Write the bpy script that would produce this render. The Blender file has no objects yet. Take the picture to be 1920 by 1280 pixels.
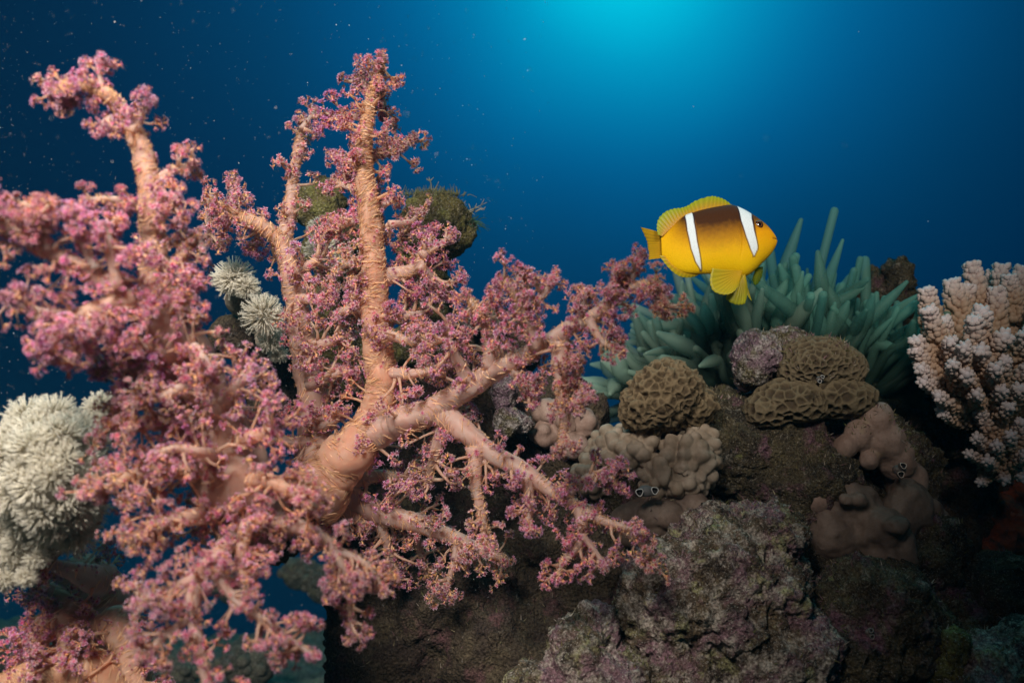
import bpy, math, random
import numpy as np
from mathutils import Vector, Matrix
rng = np.random.default_rng(7); random.seed(7)
SC = bpy.context.scene; COL = SC.collection
# ------------------------------------------------------------------ camera
PITCH = math.radians(12); LENS = 28.0
K = 36.0 / LENS / 1920.0
FW = np.array([0, math.cos(PITCH), math.sin(PITCH)]); UP = np.array([0, -math.sin(PITCH), math.cos(PITCH)]); RT = np.array([1.0, 0, 0])
cam = bpy.data.cameras.new("camera"); cam.lens = LENS; cam.sensor_width = 36
cam.clip_start = 0.02; cam.clip_end = 500
cam.dof.use_dof = True; cam.dof.focus_distance = 0.73; cam.dof.aperture_fstop = 5.6
co = bpy.data.objects.new("camera", cam); COL.objects.link(co)
co.rotation_euler = (math.pi / 2 + PITCH, 0, 0)
SC.camera = co
def at(px, py, d):
    px, py, d = np.broadcast_arrays(np.asarray(px, float), np.asarray(py, float), np.asarray(d, float))
    return ((px - 960) * K * d)[..., None] * RT + ((640 - py) * K * d)[..., None] * UP + d[..., None] * FW
# ------------------------------------------------------------------ world: open water, bright towards the surface
SC.view_settings.view_transform = 'Standard'; SC.view_settings.look = 'None'
SC.view_settings.exposure = 0; SC.view_settings.gamma = 1
W = bpy.data.worlds.new("World"); SC.world = W; W.use_nodes = True
nt = W.node_tree; nt.nodes.clear()
def wn(t): return nt.nodes.new(t)
out = wn('ShaderNodeOutputWorld'); bg = wn('ShaderNodeBackground'); tc = wn('ShaderNodeTexCoord')
g = at(1175, -90, 1.0); g = g / np.linalg.norm(g)
sub = wn('ShaderNodeVectorMath'); sub.operation = 'SUBTRACT'; sub.inputs[1].default_value = tuple(g)
mul = wn('ShaderNodeVectorMath'); mul.operation = 'MULTIPLY'; mul.inputs[1].default_value = (0.86, 0.86, 1.0)
ln = wn('ShaderNodeVectorMath'); ln.operation = 'LENGTH'
nz = wn('ShaderNodeTexNoise'); nz.inputs['Scale'].default_value = 3.0; nz.inputs['Detail'].default_value = 1.5
ma = wn('ShaderNodeMath'); ma.operation = 'MULTIPLY_ADD'; ma.inputs[1].default_value = 0.06; ma.inputs[2].default_value = -0.03
ad = wn('ShaderNodeMath'); ad.operation = 'ADD'
ramp = wn('ShaderNodeValToRGB'); ramp.color_ramp.interpolation = 'B_SPLINE'
def srgb(*c): return tuple(((x / 255) / 12.92 if x <= 10 else (((x / 255) + .055) / 1.055) ** 2.4) for x in c)
stops = [(0.0, (10, 212, 238)), (0.06, (0, 196, 228)), (0.115, (0, 152, 198)), (0.19, (0, 107, 160)), (0.26, (0, 82, 132)),
         (0.34, (0, 62, 103)), (0.43, (0, 46, 82)), (0.54, (0, 33, 64)), (0.68, (0, 23, 48)), (0.85, (0, 17, 38)), (1.0, (0, 12, 28))]
cr = ramp.color_ramp
while len(cr.elements) < len(stops): cr.elements.new(0.5)
for e, (p, c) in zip(cr.elements, stops): e.position = p; e.color = srgb(*c) + (1,)
L = nt.links.new
L(tc.outputs['Generated'], sub.inputs[0]); L(sub.outputs[0], mul.inputs[0]); L(mul.outputs[0], ln.inputs[0])
L(tc.outputs['Generated'], nz.inputs['Vector']); L(nz.outputs[0], ma.inputs[0])
L(ln.outputs['Value'], ad.inputs[0]); L(ma.outputs[0], ad.inputs[1]); L(ad.outputs[0], ramp.inputs[0])
L(ramp.outputs[0], bg.inputs[0]); L(bg.outputs[0], out.inputs[0]); bg.inputs[1].default_value = 1.0
# daylight filtered through the water: one soft blue-green sun from the bright patch of surface
sun = bpy.data.lights.new("sun", 'SUN'); sun.energy = 1.1; sun.angle = math.radians(60); sun.color = (0.12, 0.75, 0.85)
so = bpy.data.objects.new("sun", sun); COL.objects.link(so)
so.rotation_euler = Vector((-0.12, -0.35, -1.0)).to_track_quat('-Z', 'Y').to_euler(); so.location = (0, 1, 5)
# the diver's strobes on their arms beside the camera
def strobe(loc, aim, power, cone, blend, rad, colr):
    l = bpy.data.lights.new("dive_strobe", 'SPOT'); l.energy = power; l.spot_size = math.radians(cone); l.spot_blend = blend
    l.shadow_soft_size = rad; l.color = colr
    o = bpy.data.objects.new("dive_strobe", l); COL.objects.link(o); o.location = loc
    o.rotation_euler = (Vector(aim) - Vector(loc)).to_track_quat('-Z', 'Y').to_euler()
strobe((-0.28, -0.20, 0.54), tuple(at(220, 600, 0.60)), 82.0, 66, 0.9, 0.14, (1.0, 0.92, 0.83))
strobe((0.20, -0.08, 0.42), tuple(at(1490, 310, 0.78)), 25, 44, 1.0, 0.08, (1.0, 0.92, 0.80))

# ------------------------------------------------------------------ numpy helpers
_P = rng.permutation(256); _G = rng.normal(size=(256, 3)); _G /= np.linalg.norm(_G, axis=1)[:, None]; _F = rng.random((256, 3))
def _h(i): return _P[(_P[(_P[i[..., 0] & 255] + i[..., 1]) & 255] + i[..., 2]) & 255]
def noise3(p):
    i = np.floor(p).astype(int); f = p - i; u = f * f * f * (f * (f * 6 - 15) + 10); r = 0
    for a in (0, 1):
        for b in (0, 1):
            for c in (0, 1):
                o = np.array([a, b, c]); gd = _G[_h(i + o)]
                w = np.where(o, u, 1 - u).prod(-1); r = r + w * ((f - o) * gd).sum(-1)
    return r * 1.4
def fbm(p, o=4, gain=.5):
    r = 0; a = 1.0
    for k in range(o): r = r + a * noise3(p * 2.03 ** k + 17.3 * k); a *= gain
    return r
def worley(p):
    i = np.floor(p).astype(int); F1 = np.full(len(p), 9.0); F2 = F1.copy()
    for a in (-1, 0, 1):
        for b in (-1, 0, 1):
            for c in (-1, 0, 1):
                j = i + np.array([a, b, c]); d = np.linalg.norm(j + _F[_h(j)] - p, axis=1)
                n = d < F1; F2 = np.where(n, F1, np.minimum(F2, d)); F1 = np.where(n, d, F1)
    return F1, F2
def unit(v): return v / (np.linalg.norm(v, axis=-1, keepdims=True) + 1e-12)
def spline(P, m):
    """Catmull-Rom through control rows, m samples."""
    P = np.asarray(P, float); n = len(P)
    if n == 2: t = np.linspace(0, 1, m)[:, None]; return P[0] * (1 - t) + P[1] * t
    Q = np.vstack([2 * P[0] - P[1], P, 2 * P[-1] - P[-2]])
    t = np.linspace(0, n - 1, m); i = np.minimum(t.astype(int), n - 2); f = (t - i)[:, None]
    a, b, c, d = Q[i], Q[i + 1], Q[i + 2], Q[i + 3]
    return .5 * (2 * b + (c - a) * f + (2 * a - 5 * b + 4 * c - d) * f ** 2 + (3 * b - a - 3 * c + d) * f ** 3)
def frames(C):
    T = unit(np.gradient(C, axis=0)); N = np.zeros_like(C)
    ref = np.array([0.3, -0.9, 0.2]); n = ref - T[0] * (ref @ T[0]); N[0] = unit(n)
    for k in range(1, len(C)):
        n = N[k - 1] - T[k] * (N[k - 1] @ T[k]); N[k] = unit(n)
    return T, N, np.cross(T, N)
def rot_to(dirs, roll):
    """matrices whose z axis is dirs, rolled by roll"""
    z = unit(dirs); a = np.where(np.abs(z[:, 2:3]) < .9, np.array([[0, 0, 1.]]), np.array([[1., 0, 0]]))
    x = unit(np.cross(a, z)); y = np.cross(z, x); c, s = np.cos(roll)[:, None], np.sin(roll)[:, None]
    return np.stack([x * c + y * s, -x * s + y * c, z], axis=2)
class MB:
    def __init__(s): s.v = []; s.q = []; s.t = []; s.c = []; s.n = 0
    def add(s, v, q=None, t=None, c=None):
        v = np.asarray(v, float)
        if q is not None and len(q): s.q.append(np.asarray(q, int) + s.n)
        if t is not None and len(t): s.t.append(np.asarray(t, int) + s.n)
        c = np.ones((len(v), 3)) if c is None else np.broadcast_to(np.asarray(c, float), (len(v), 3))
        s.v.append(v); s.c.append(c); s.n += len(v)
    def tube(s, C, r, sides=8, col=(1, 1, 1), wob=0.0, cap=True, flat=None, stri=0.0):
        C = np.asarray(C, float); r = np.broadcast_to(np.asarray(r, float), (len(C),)).copy()
        T, N, B = frames(C)
        if cap:   # rounded end
            e = [0.5, 0.85, 1.0]; k = [0.86, 0.5, 0.05]
            C = np.vstack([C] + [C[-1] + T[-1] * r[-1] * a for a in e]); r = np.concatenate([r, r[-1] * np.array(k)])
            N = np.vstack([N] + [N[-1]] * 3); B = np.vstack([B] + [B[-1]] * 3)
        m = len(C); th = np.linspace(0, 2 * np.pi, sides, endpoint=False)
        R = r[:, None] * np.ones(sides)
        if wob:
            rr = np.mean(r) + 1e-9
            pp = np.stack(np.broadcast_arrays(np.cos(th)[None] * 1.1, np.sin(th)[None] * 1.1, (np.arange(m) * .55)[:, None]), -1)
            R = R * (1 + wob * noise3(pp.reshape(-1, 3) + rng.random(3) * 50).reshape(m, sides))
        b = B * (flat if flat else 1.0)
        V = C[:, None] + R[..., None] * (np.cos(th)[None, :, None] * N[:, None] + np.sin(th)[None, :, None] * b[:, None])
        i = np.arange(m - 1)[:, None] * sides; j = np.arange(sides)[None]; j2 = (j + 1) % sides
        q = np.stack(np.broadcast_arrays(i + j, i + j2, i + sides + j2, i + sides + j), -1).reshape(-1, 4)
        c = np.asarray(col, float)
        if stri:
            if c.ndim == 1: c = np.repeat(c[None], m, 0)
            if len(c) < m: c = np.vstack([c] + [c[-1:]] * (m - len(c)))
            pp = np.stack(np.broadcast_arrays(np.cos(th)[None] * 4, np.sin(th)[None] * 4, (np.arange(m) * .10)[:, None]), -1)
            nn = noise3(pp.reshape(-1, 3) + rng.random(3) * 50); c = np.repeat(c, sides, 0) * (1 + nn[:, None] * np.array([.20, .30, .32]) * stri)
        elif c.ndim == 2:
            if len(c) < m: c = np.vstack([c] + [c[-1:]] * (m - len(c)))
            c = np.repeat(c, sides, 0)
        s.add(V.reshape(-1, 3), q, None, c)
        a = np.arange(1, sides - 1)
        s.t.append(np.stack([np.zeros_like(a), a + 1, a], 1) + s.n - m * sides)
        s.t.append(np.stack([np.zeros_like(a), a, a + 1], 1) + s.n - sides)
    def inst(s, proto, M, loc, scl, tint=None):
        pv, pt, pc = proto; n = len(loc)
        V = np.einsum('nij,pj->npi', M, pv) * np.asarray(scl).reshape(-1, 1, 1) + loc[:, None]
        c = np.broadcast_to(pc, (n,) + pc.shape)
        if tint is not None: c = np.clip(c * tint[:, None], 0, 1)
        t = pt[None] + (np.arange(n) * len(pv))[:, None, None]
        s.add(V.reshape(-1, 3), None, t.reshape(-1, 3), c.reshape(-1, 3))
    def mesh(s, name, origin=(0, 0, 0), smooth=True):
        v = np.vstack(s.v) - np.asarray(origin, float); c = np.vstack(s.c)
        q = np.vstack(s.q) if s.q else np.zeros((0, 4), int); t = np.vstack(s.t) if s.t else np.zeros((0, 3), int)
        return make_mesh(name, v, q, t, c, smooth)
def make_mesh(name, v, q, t, c=None, smooth=True):
    me = bpy.data.meshes.new(name); me.vertices.add(len(v)); me.vertices.foreach_set('co', v.astype(np.float32).ravel())
    me.loops.add(len(q) * 4 + len(t) * 3); me.polygons.add(len(q) + len(t))
    me.loops.foreach_set('vertex_index', np.concatenate([q.ravel(), t.ravel()]).astype(np.int32))
    me.polygons.foreach_set('loop_start', np.concatenate([np.arange(len(q)) * 4, len(q) * 4 + np.arange(len(t)) * 3]).astype(np.int32))
    me.polygons.foreach_set('use_smooth', np.full(len(q) + len(t), smooth))
    if c is not None:
        at_ = me.attributes.new('Col', 'FLOAT_COLOR', 'POINT')
        at_.data.foreach_set('color', np.hstack([c, np.ones((len(c), 1))]).astype(np.float32).ravel())
    me.update(calc_edges=True); me.validate()
    return me
def link(name, me, mat, parent=None, loc=(0, 0, 0)):
    o = bpy.data.objects.new(name, me); COL.objects.link(o); o.location = loc
    if mat and not me.materials: me.materials.append(mat)
    if parent: o.parent = parent
    return o
def tag(o, label=None, cat=None, group=None, kind=None):
    if label: o['label'] = label
    if cat: o['category'] = cat
    if group: o['group'] = group
    if kind: o['kind'] = kind
    return o
def empty(name, loc, label, cat, group=None):
    o = bpy.data.objects.new(name, None); COL.objects.link(o); o.location = loc; o.empty_display_size = .02
    return tag(o, label, cat, group)
def ico(sub):
    import bmesh
    bm = bmesh.new(); bmesh.ops.create_icosphere(bm, subdivisions=sub, radius=1)
    v = np.array([x.co[:] for x in bm.verts]); f = np.array([[x.index for x in p.verts] for p in bm.faces]); bm.free()
    return v, f
ICO = {k: ico(k) for k in (1, 2, 3, 4)}

# ------------------------------------------------------------------ materials
class NM:
    def __init__(s, name):
        s.m = bpy.data.materials.new(name); s.m.use_nodes = True; s.t = s.m.node_tree; s.t.nodes.clear()
        s.out = s.n('ShaderNodeOutputMaterial'); s.b = s.n('ShaderNodeBsdfPrincipled'); s.l(s.b.outputs[0], s.out.inputs[0])
    def n(s, t, **k):
        x = s.t.nodes.new(t)
        for a, b in k.items(): setattr(x, a, b)
        return x
    def l(s, a, b): s.t.links.new(a, b)
    def coord(s): 
        if not hasattr(s, 'tc'): s.tc = s.n('ShaderNodeTexCoord').outputs['Object']
        return s.tc
    def noise(s, scale, detail=4, rough=.55, off=0, dist=0):
        x = s.n('ShaderNodeTexNoise'); x.inputs['Scale'].default_value = scale; x.inputs['Detail'].default_value = detail
        x.inputs['Roughness'].default_value = rough; x.inputs['Distortion'].default_value = dist
        mp = s.n('ShaderNodeMapping'); mp.inputs['Location'].default_value = (off * 1.7, off * .9, -off * 1.3); s.l(s.coord(), mp.inputs[0]); s.l(mp.outputs[0], x.inputs['Vector'])
        return x.outputs[0]
    def voro(s, scale, feat='F1', off=0, rnd=1.0):
        x = s.n('ShaderNodeTexVoronoi'); x.feature = feat; x.inputs['Scale'].default_value = scale; x.inputs['Randomness'].default_value = rnd
        s.l(s.coord(), x.inputs['Vector']); return x.outputs['Distance']
    def ramp(s, v, a, b, lo=0., hi=1.):
        x = s.n('ShaderNodeMapRange'); x.inputs[1].default_value = a; x.inputs[2].default_value = b; x.inputs[3].default_value = lo; x.inputs[4].default_value = hi
        s.l(v, x.inputs[0]); return x.outputs[0]
    def mix(s, f, a, b, mode='MIX'):
        x = s.n('ShaderNodeMix'); x.data_type = 'RGBA'; x.blend_type = mode
        for sock, v in ((x.inputs[0], f), (x.inputs[6], a), (x.inputs[7], b)):
            if isinstance(v, (int, float)): sock.default_value = v
            elif isinstance(v, tuple): sock.default_value = v + (1,)
            else: s.l(v, sock)
        return x.outputs[2]
    def math(s, op, a, b=0.0):
        x = s.n('ShaderNodeMath'); x.operation = op
        for sock, v in ((x.inputs[0], a), (x.inputs[1], b)):
            if isinstance(v, (int, float)): sock.default_value = v
            else: s.l(v, sock)
        return x.outputs[0]
    def bump(s, h, strength=.6, dist=.002, prev=None):
        x = s.n('ShaderNodeBump'); x.inputs['Strength'].default_value = strength; x.inputs['Distance'].default_value = dist
        s.l(h, x.inputs['Height'])
        if prev is not None: s.l(prev, x.inputs['Normal'])
        return x.outputs[0]
    def done(s, color, rough=.6, spec=.3, normal=None, trans=0.0):
        if isinstance(color, tuple): s.b.inputs['Base Color'].default_value = color + (1,)
        else: s.l(color, s.b.inputs['Base Color'])
        s.b.inputs['Roughness'].default_value = rough; s.b.inputs['Specular IOR Level'].default_value = spec
        if normal is not None: s.l(normal, s.b.inputs['Normal'])
        if trans:
            tr = s.n('ShaderNodeBsdfTranslucent'); mx = s.n('ShaderNodeMixShader'); mx.inputs[0].default_value = trans
            if isinstance(color, tuple): tr.inputs[0].default_value = color + (1,)
            else: s.l(color, tr.inputs[0])
            s.l(s.b.outputs[0], mx.inputs[1]); s.l(tr.outputs[0], mx.inputs[2]); s.l(mx.outputs[0], s.out.inputs[0])
        return s.m
    def vc(s): return s.n('ShaderNodeAttribute', attribute_name='Col').outputs['Color']
def rock_mat(name, off, dark=(.055, .045, .033), olive=(.14, .115, .065), pink=(.22, .11, .15), cream=(.42, .38, .31), green=(.33, .36, .12),
             w=(.5, .58, .6, .68), spk=(.56, .53, .47)):
    m = NM(name)
    c = m.mix(m.ramp(m.noise(38, 5, .6, off), w[0] - .12, w[0] + .12), dark, olive)
    c = m.mix(m.ramp(m.noise(26, 5, .62, off + 3), w[1] - .04, w[1] + .08), c, pink)
    c = m.mix(m.ramp(m.noise(70, 6, .7, off + 6), w[2] - .03, w[2] + .1, 0, .9), c, cream)
    c = m.mix(m.ramp(m.noise(45, 6, .7, off + 9), w[3] - .05, w[3] + .06, 0, .85), c, green)
    sp = m.noise(420, 3, .7, off + 1)
    c = m.mix(m.ramp(sp, .35, .7, 0, 1), m.mix(1.0, c, (.35, .32, .3), 'MULTIPLY'), m.mix(1.0, c, (1.35, 1.35, 1.35), 'MULTIPLY'))
    c = m.mix(m.ramp(m.noise(650, 2, .6, off + 8), .60, .70, 0, .85), c, spk)
    h = m.math('ADD', m.math('MULTIPLY', m.noise(160, 6, .7, off + 2), .8), m.math('MULTIPLY', m.voro(330), .35))
    return m.done(c, .85, .12, m.bump(h, 1.0, .009))
M_rock = rock_mat('reef_rock', 0, spk=(.30, .27, .22))
M_rock_pale = rock_mat('pale_reef_rock', 11, dark=(.06, .045, .036), olive=(.19, .14, .085), pink=(.29, .17, .20), cream=(.55, .49, .42), green=(.42, .41, .20), w=(.52, .52, .51, .60))
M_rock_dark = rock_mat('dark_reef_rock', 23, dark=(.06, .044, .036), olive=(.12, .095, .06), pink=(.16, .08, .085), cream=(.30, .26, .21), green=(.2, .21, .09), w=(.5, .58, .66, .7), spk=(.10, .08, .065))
M_rock_moss = rock_mat('turf_covered_rock', 31, dark=(.07, .06, .03), olive=(.20, .17, .06), pink=(.16, .09, .08), cream=(.35, .32, .22), green=(.28, .28, .09), w=(.45, .66, .6, .58))
M_rock_purple = rock_mat('crusted_rubble', 41, dark=(.08, .06, .055), olive=(.16, .14, .07), pink=(.30, .20, .25), cream=(.52, .48, .46), green=(.25, .25, .10), w=(.5, .5, .52, .62))
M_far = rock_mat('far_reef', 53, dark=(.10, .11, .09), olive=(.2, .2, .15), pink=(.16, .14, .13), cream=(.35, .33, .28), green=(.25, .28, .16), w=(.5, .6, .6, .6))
m = NM('soft_coral_stem'); c = m.mix(m.ramp(m.noise(90, 4, .6), .3, .7), m.vc(), m.mix(1.0, m.vc(), (1.12, .88, .84), 'MULTIPLY'))
M_stem = m.done(c, .5, .25, m.bump(m.noise(260, 3, .6), .2, .0015), trans=.35)
for b_ in [q for q in M_stem.node_tree.nodes if q.type == 'BSDF_PRINCIPLED']:
    b_.inputs['Subsurface Weight'].default_value = .75; b_.inputs['Subsurface Radius'].default_value = (1.0, .75, .62); b_.inputs['Subsurface Scale'].default_value = .012
m = NM('soft_coral_polyps'); M_polyp = m.done(m.vc(), .42, .45, None, trans=.42)
m = NM('spicules'); M_spic = m.done(m.vc(), .4, .4, None, trans=.45)
m = NM('white_pulse_coral'); M_white = m.done(m.vc(), .6, .25, None, trans=.6)
m = NM('anemone_flesh'); M_anem = m.done(m.vc(), .5, .2, m.bump(m.noise(120, 3), .2, .002), trans=.5)
tb = M_stem.node_tree; mxs = [q for q in tb.nodes if q.type == 'MIX_SHADER'][0]; tp = tb.nodes.new('ShaderNodeBsdfTransparent'); mx2 = tb.nodes.new('ShaderNodeMixShader')
mx2.inputs[0].default_value = .22; tb.links.new(mxs.outputs[0], mx2.inputs[1]); tb.links.new(tp.outputs[0], mx2.inputs[2]); tb.links.new(mx2.outputs[0], [q for q in tb.nodes if q.type == 'OUTPUT_MATERIAL'][0].inputs[0])
tb = M_anem.node_tree; mxs = [q for q in tb.nodes if q.type == 'MIX_SHADER'][0]; tp = tb.nodes.new('ShaderNodeBsdfTransparent'); mx2 = tb.nodes.new('ShaderNodeMixShader')
mx2.inputs[0].default_value = .42; tb.links.new(mxs.outputs[0], mx2.inputs[1]); tb.links.new(tp.outputs[0], mx2.inputs[2]); tb.links.new(mx2.outputs[0], [q for q in tb.nodes if q.type == 'OUTPUT_MATERIAL'][0].inputs[0])
m = NM('leather_coral'); c = m.mix(m.ramp(m.noise(30, 4), .35, .65), (.21, .135, .105), (.32, .225, .185)); c = m.mix(m.ramp(m.noise(500, 2), .3, .7, 0, .5), c, m.mix(1.0, c, (.6, .55, .5), 'MULTIPLY'))
c = m.mix(m.ramp(m.noise(22, 4, .6, 5), .58, .7, 0, .7), c, (.25, .20, .10))
M_leather = m.done(c, .6, .3, m.bump(m.noise(380, 4, .6), .4, .0015))
m = NM('dark_leather_coral'); c = m.mix(m.ramp(m.noise(35, 4), .35, .65), (.10, .07, .055), (.19, .14, .11)); c = m.mix(m.ramp(m.noise(420, 2), .3, .7, 0, .5), c, m.mix(1.0, c, (.6, .55, .5), 'MULTIPLY'))
M_leather_dark = m.done(c, .65, .25, m.bump(m.noise(300, 4, .6), .4, .0015))
m = NM('lobe_coral'); c = m.mix(m.ramp(m.noise(60, 4), .35, .65), (.24, .18, .125), (.38, .31, .24)); M_lobe = m.done(c, .7, .2, m.bump(m.noise(600, 3), .35, .001))
m = NM('brain_coral'); c = m.mix(m.ramp(m.noise(500, 3), .3, .7, 0, .45), m.vc(), m.mix(1.0, m.vc(), (.62, .58, .5), 'MULTIPLY')); M_brain = m.done(c, .75, .2, m.bump(m.noise(520, 4, .65), .7, .002))
m = NM('staghorn'); c = m.mix(m.ramp(m.noise(400, 3), .3, .7, 0, .3), m.vc(), m.mix(1.0, m.vc(), (.65, .6, .55), 'MULTIPLY')); M_stag = m.done(c, .65, .25, m.bump(m.noise(700, 3), .4, .001))
m = NM('sponge'); c = m.mix(m.ramp(m.noise(60, 5, .65), .42, .6), (.36, .09, .04), (.10, .05, .04)); M_sponge = m.done(c, .8, .15, m.bump(m.noise(220, 5, .7), .9, .004))
m = NM('squirt'); M_squirt = m.done(m.vc(), .5, .3)
m = NM('algae'); M_algae = m.done(m.vc(), .8, .1, None, trans=.3)
m = NM('fish_skin'); sc = m.voro(1100, 'F1'); c = m.mix(m.ramp(sc, .2, .8, 0, .25), m.vc(), m.mix(1.0, m.vc(), (.55, .5, .4), 'MULTIPLY')); M_fish = m.done(c, .55, .08, m.bump(sc, .3, .0008))
m = NM('fish_fin'); M_fin = m.done(m.vc(), .4, .35, None, trans=.45)
m = NM('fish_eye'); M_eye = m.done(m.vc(), .12, .6)
m = NM('marine_snow'); M_snow = m.done((.75, .8, .8), .7, .2)

# ------------------------------------------------------------------ blobs -> one continuous surface
def blob_mesh(name, blobs, vox, disp, origin, wobble=.12, smooth_it=4):
    """blobs: (px, py, d, rx, ry, rz) in photo pixels; vox in metres"""
    mb = MB(); v, f = ICO[3]
    for b in blobs:
        px, py, d, rx, ry, rz = b; s = K * d; c = at(px, py, d)
        u = v * (1 + wobble * noise3(v * 1.7 + rng.random(3) * 40))[:, None]
        mb.add(c + u[:, :1] * rx * s * RT + u[:, 1:2] * rz * s * FW + u[:, 2:] * ry * s * UP, None, f)
    tmp = mb.mesh('tmp', origin); o = bpy.data.objects.new('tmp', tmp); COL.objects.link(o)
    r = o.modifiers.new('r', 'REMESH'); r.mode = 'VOXEL'; r.voxel_size = vox
    sm = o.modifiers.new('s', 'SMOOTH'); sm.iterations = smooth_it; sm.factor = .5
    dg = bpy.context.evaluated_depsgraph_get(); me = bpy.data.meshes.new_from_object(o.evaluated_get(dg))
    bpy.data.objects.remove(o); bpy.data.meshes.remove(tmp)
    n = len(me.vertices); V = np.zeros(n * 3, np.float32); me.vertices.foreach_get('co', V); V = V.reshape(-1, 3).astype(float)
    N = np.zeros(n * 3, np.float32); me.vertices.foreach_get('normal', N); N = N.reshape(-1, 3).astype(float)
    D, C = disp(V + np.asarray(origin), N)
    V = V + N * D[:, None]
    me.vertices.foreach_set('co', V.astype(np.float32).ravel())
    me.polygons.foreach_set('use_smooth', np.ones(len(me.polygons), bool))
    if C is not None:
        a = me.attributes.new('Col', 'FLOAT_COLOR', 'POINT'); a.data.foreach_set('color', np.hstack([C, np.ones((n, 1))]).astype(np.float32).ravel())
    me.update(); me.name = name
    return me
def rough(amp, f=1.0, pits=.5):
    def d(V, N):
        h = amp * (1.15 * fbm(V * 22 * f, 5, .6) + .5 * np.abs(fbm(V * 60 * f + 9, 3, .5)))
        F1, F2 = worley(V * 85 * f); h -= pits * amp * np.clip(.36 - F1, 0, 1) * 2.2
        G1, G2 = worley(V * 190); msk = np.clip(noise3(V * 30 + 5) * 1.6 + .3, 0, 1); h += amp * .28 * msk * (.6 - G1) + amp * .16 * noise3(V * 240) + amp * .22 * noise3(V * 420) - amp * .5 * np.clip(.30 - worley(V * 130 * f + 4)[0], 0, 1) * 3
        return h, None
    return d
def lumpy(amp, f):
    def d(V, N):
        F1, F2 = worley(V * f); return amp * (1 - np.clip(F1 * 1.2, 0, 1) ** 2) + amp * .25 * noise3(V * f * .4), None
    return d
def smoothish(amp, f=25):
    def d(V, N): return amp * fbm(V * f, 3, .45) + amp * .5 * (.55 - worley(V * f * 2.2)[0]) - .0011 * np.clip(.33 - worley(V * 260)[0], 0, 1) * 3, None
    return d
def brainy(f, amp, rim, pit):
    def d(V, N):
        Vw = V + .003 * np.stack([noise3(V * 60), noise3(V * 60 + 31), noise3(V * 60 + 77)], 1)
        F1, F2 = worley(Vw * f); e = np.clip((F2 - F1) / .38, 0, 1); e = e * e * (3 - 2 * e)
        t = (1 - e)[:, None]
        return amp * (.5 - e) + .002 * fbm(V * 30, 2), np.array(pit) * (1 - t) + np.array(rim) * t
    return d
def cauli():
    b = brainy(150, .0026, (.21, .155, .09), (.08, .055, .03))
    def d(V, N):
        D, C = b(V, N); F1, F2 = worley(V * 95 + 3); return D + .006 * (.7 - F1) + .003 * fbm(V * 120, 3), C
    return d
def base_of(blobs):
    b = max(blobs, key=lambda q: q[1] + q[4]); return at(b[0], b[1] + b[4] * .8, b[2])
def rock(name, label, cat, blobs, mat, disp, vox=.0028, group=None, wobble=.12, smooth_it=4):
    o = base_of(blobs); me = blob_mesh(name, blobs, vox, disp, o, wobble, smooth_it)
    ROCKS[label] = (me, o)
    return tag(link(name, me, mat, None, tuple(o)), label, cat, group)
ROCKS = {}

# ------------------------------------------------------------------ setting: sea floor
def terrain():
    xs = np.concatenate([np.linspace(-11, -3.2, 24)[:-1], np.linspace(-3.2, 3.2, 260), np.linspace(3.2, 11, 24)[1:]])
    ys = np.concatenate([np.linspace(-6, .2, 10)[:-1], np.linspace(.2, 4.2, 200), np.linspace(4.2, 13, 26)[1:]])
    X, Y = np.meshgrid(xs, ys); p = np.stack([X.ravel(), Y.ravel(), 0 * X.ravel()], 1)
    Z = -.36 + .06 * fbm(p * 1.6, 3) + .05 * np.abs(fbm(p * 7, 4)) + .012 * noise3(p * 22)
    dp = np.clip((p[:, 1] - 2.7 + .25 * noise3(p * 1.2)) / 3.0, 0, None); Z = Z - np.minimum(dp * 3.2, 7.5)
    p[:, 2] = Z; ny, nx = X.shape; i = np.arange(ny - 1)[:, None] * nx; j = np.arange(nx - 1)[None]
    q = np.stack(np.broadcast_arrays(i + j, i + j + 1, i + nx + j + 1, i + nx + j), -1).reshape(-1, 4)
    tag(link('sea_floor', make_mesh('sea_floor', p, q, np.zeros((0, 3), int)), M_far), kind='structure')
terrain()

# ------------------------------------------------------------------ rocks
R = rough
rock('knobby_rock', 'dark turf-topped rock knob on a narrow neck standing up behind the pink soft coral', 'rock',
     [(815, 425, .90, 68, 64, 70), (790, 470, .92, 50, 60, 60), (800, 560, .92, 46, 70, 60), (800, 650, .92, 70, 60, 70)], M_rock_moss, R(.006, 1.2), .0028)
rock('rock_pinnacle', 'ochre rock pinnacle partly hidden behind the two tallest soft coral stems', 'rock',
     [(605, 388, .93, 48, 50, 50), (625, 460, .93, 55, 70, 60), (640, 560, .93, 60, 80, 70), (650, 680, .93, 70, 90, 80)], M_rock_moss, R(.007, 1.2), .0028)
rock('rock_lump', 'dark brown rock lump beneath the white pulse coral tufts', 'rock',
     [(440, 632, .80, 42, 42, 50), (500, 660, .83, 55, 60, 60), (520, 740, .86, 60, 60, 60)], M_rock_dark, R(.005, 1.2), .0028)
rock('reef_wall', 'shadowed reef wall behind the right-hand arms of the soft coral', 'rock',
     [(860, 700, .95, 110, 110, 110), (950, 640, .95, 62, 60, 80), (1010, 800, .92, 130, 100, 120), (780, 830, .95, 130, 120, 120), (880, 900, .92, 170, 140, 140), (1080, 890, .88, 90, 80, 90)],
     M_rock_dark, R(.012, .9), .0034)
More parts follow.
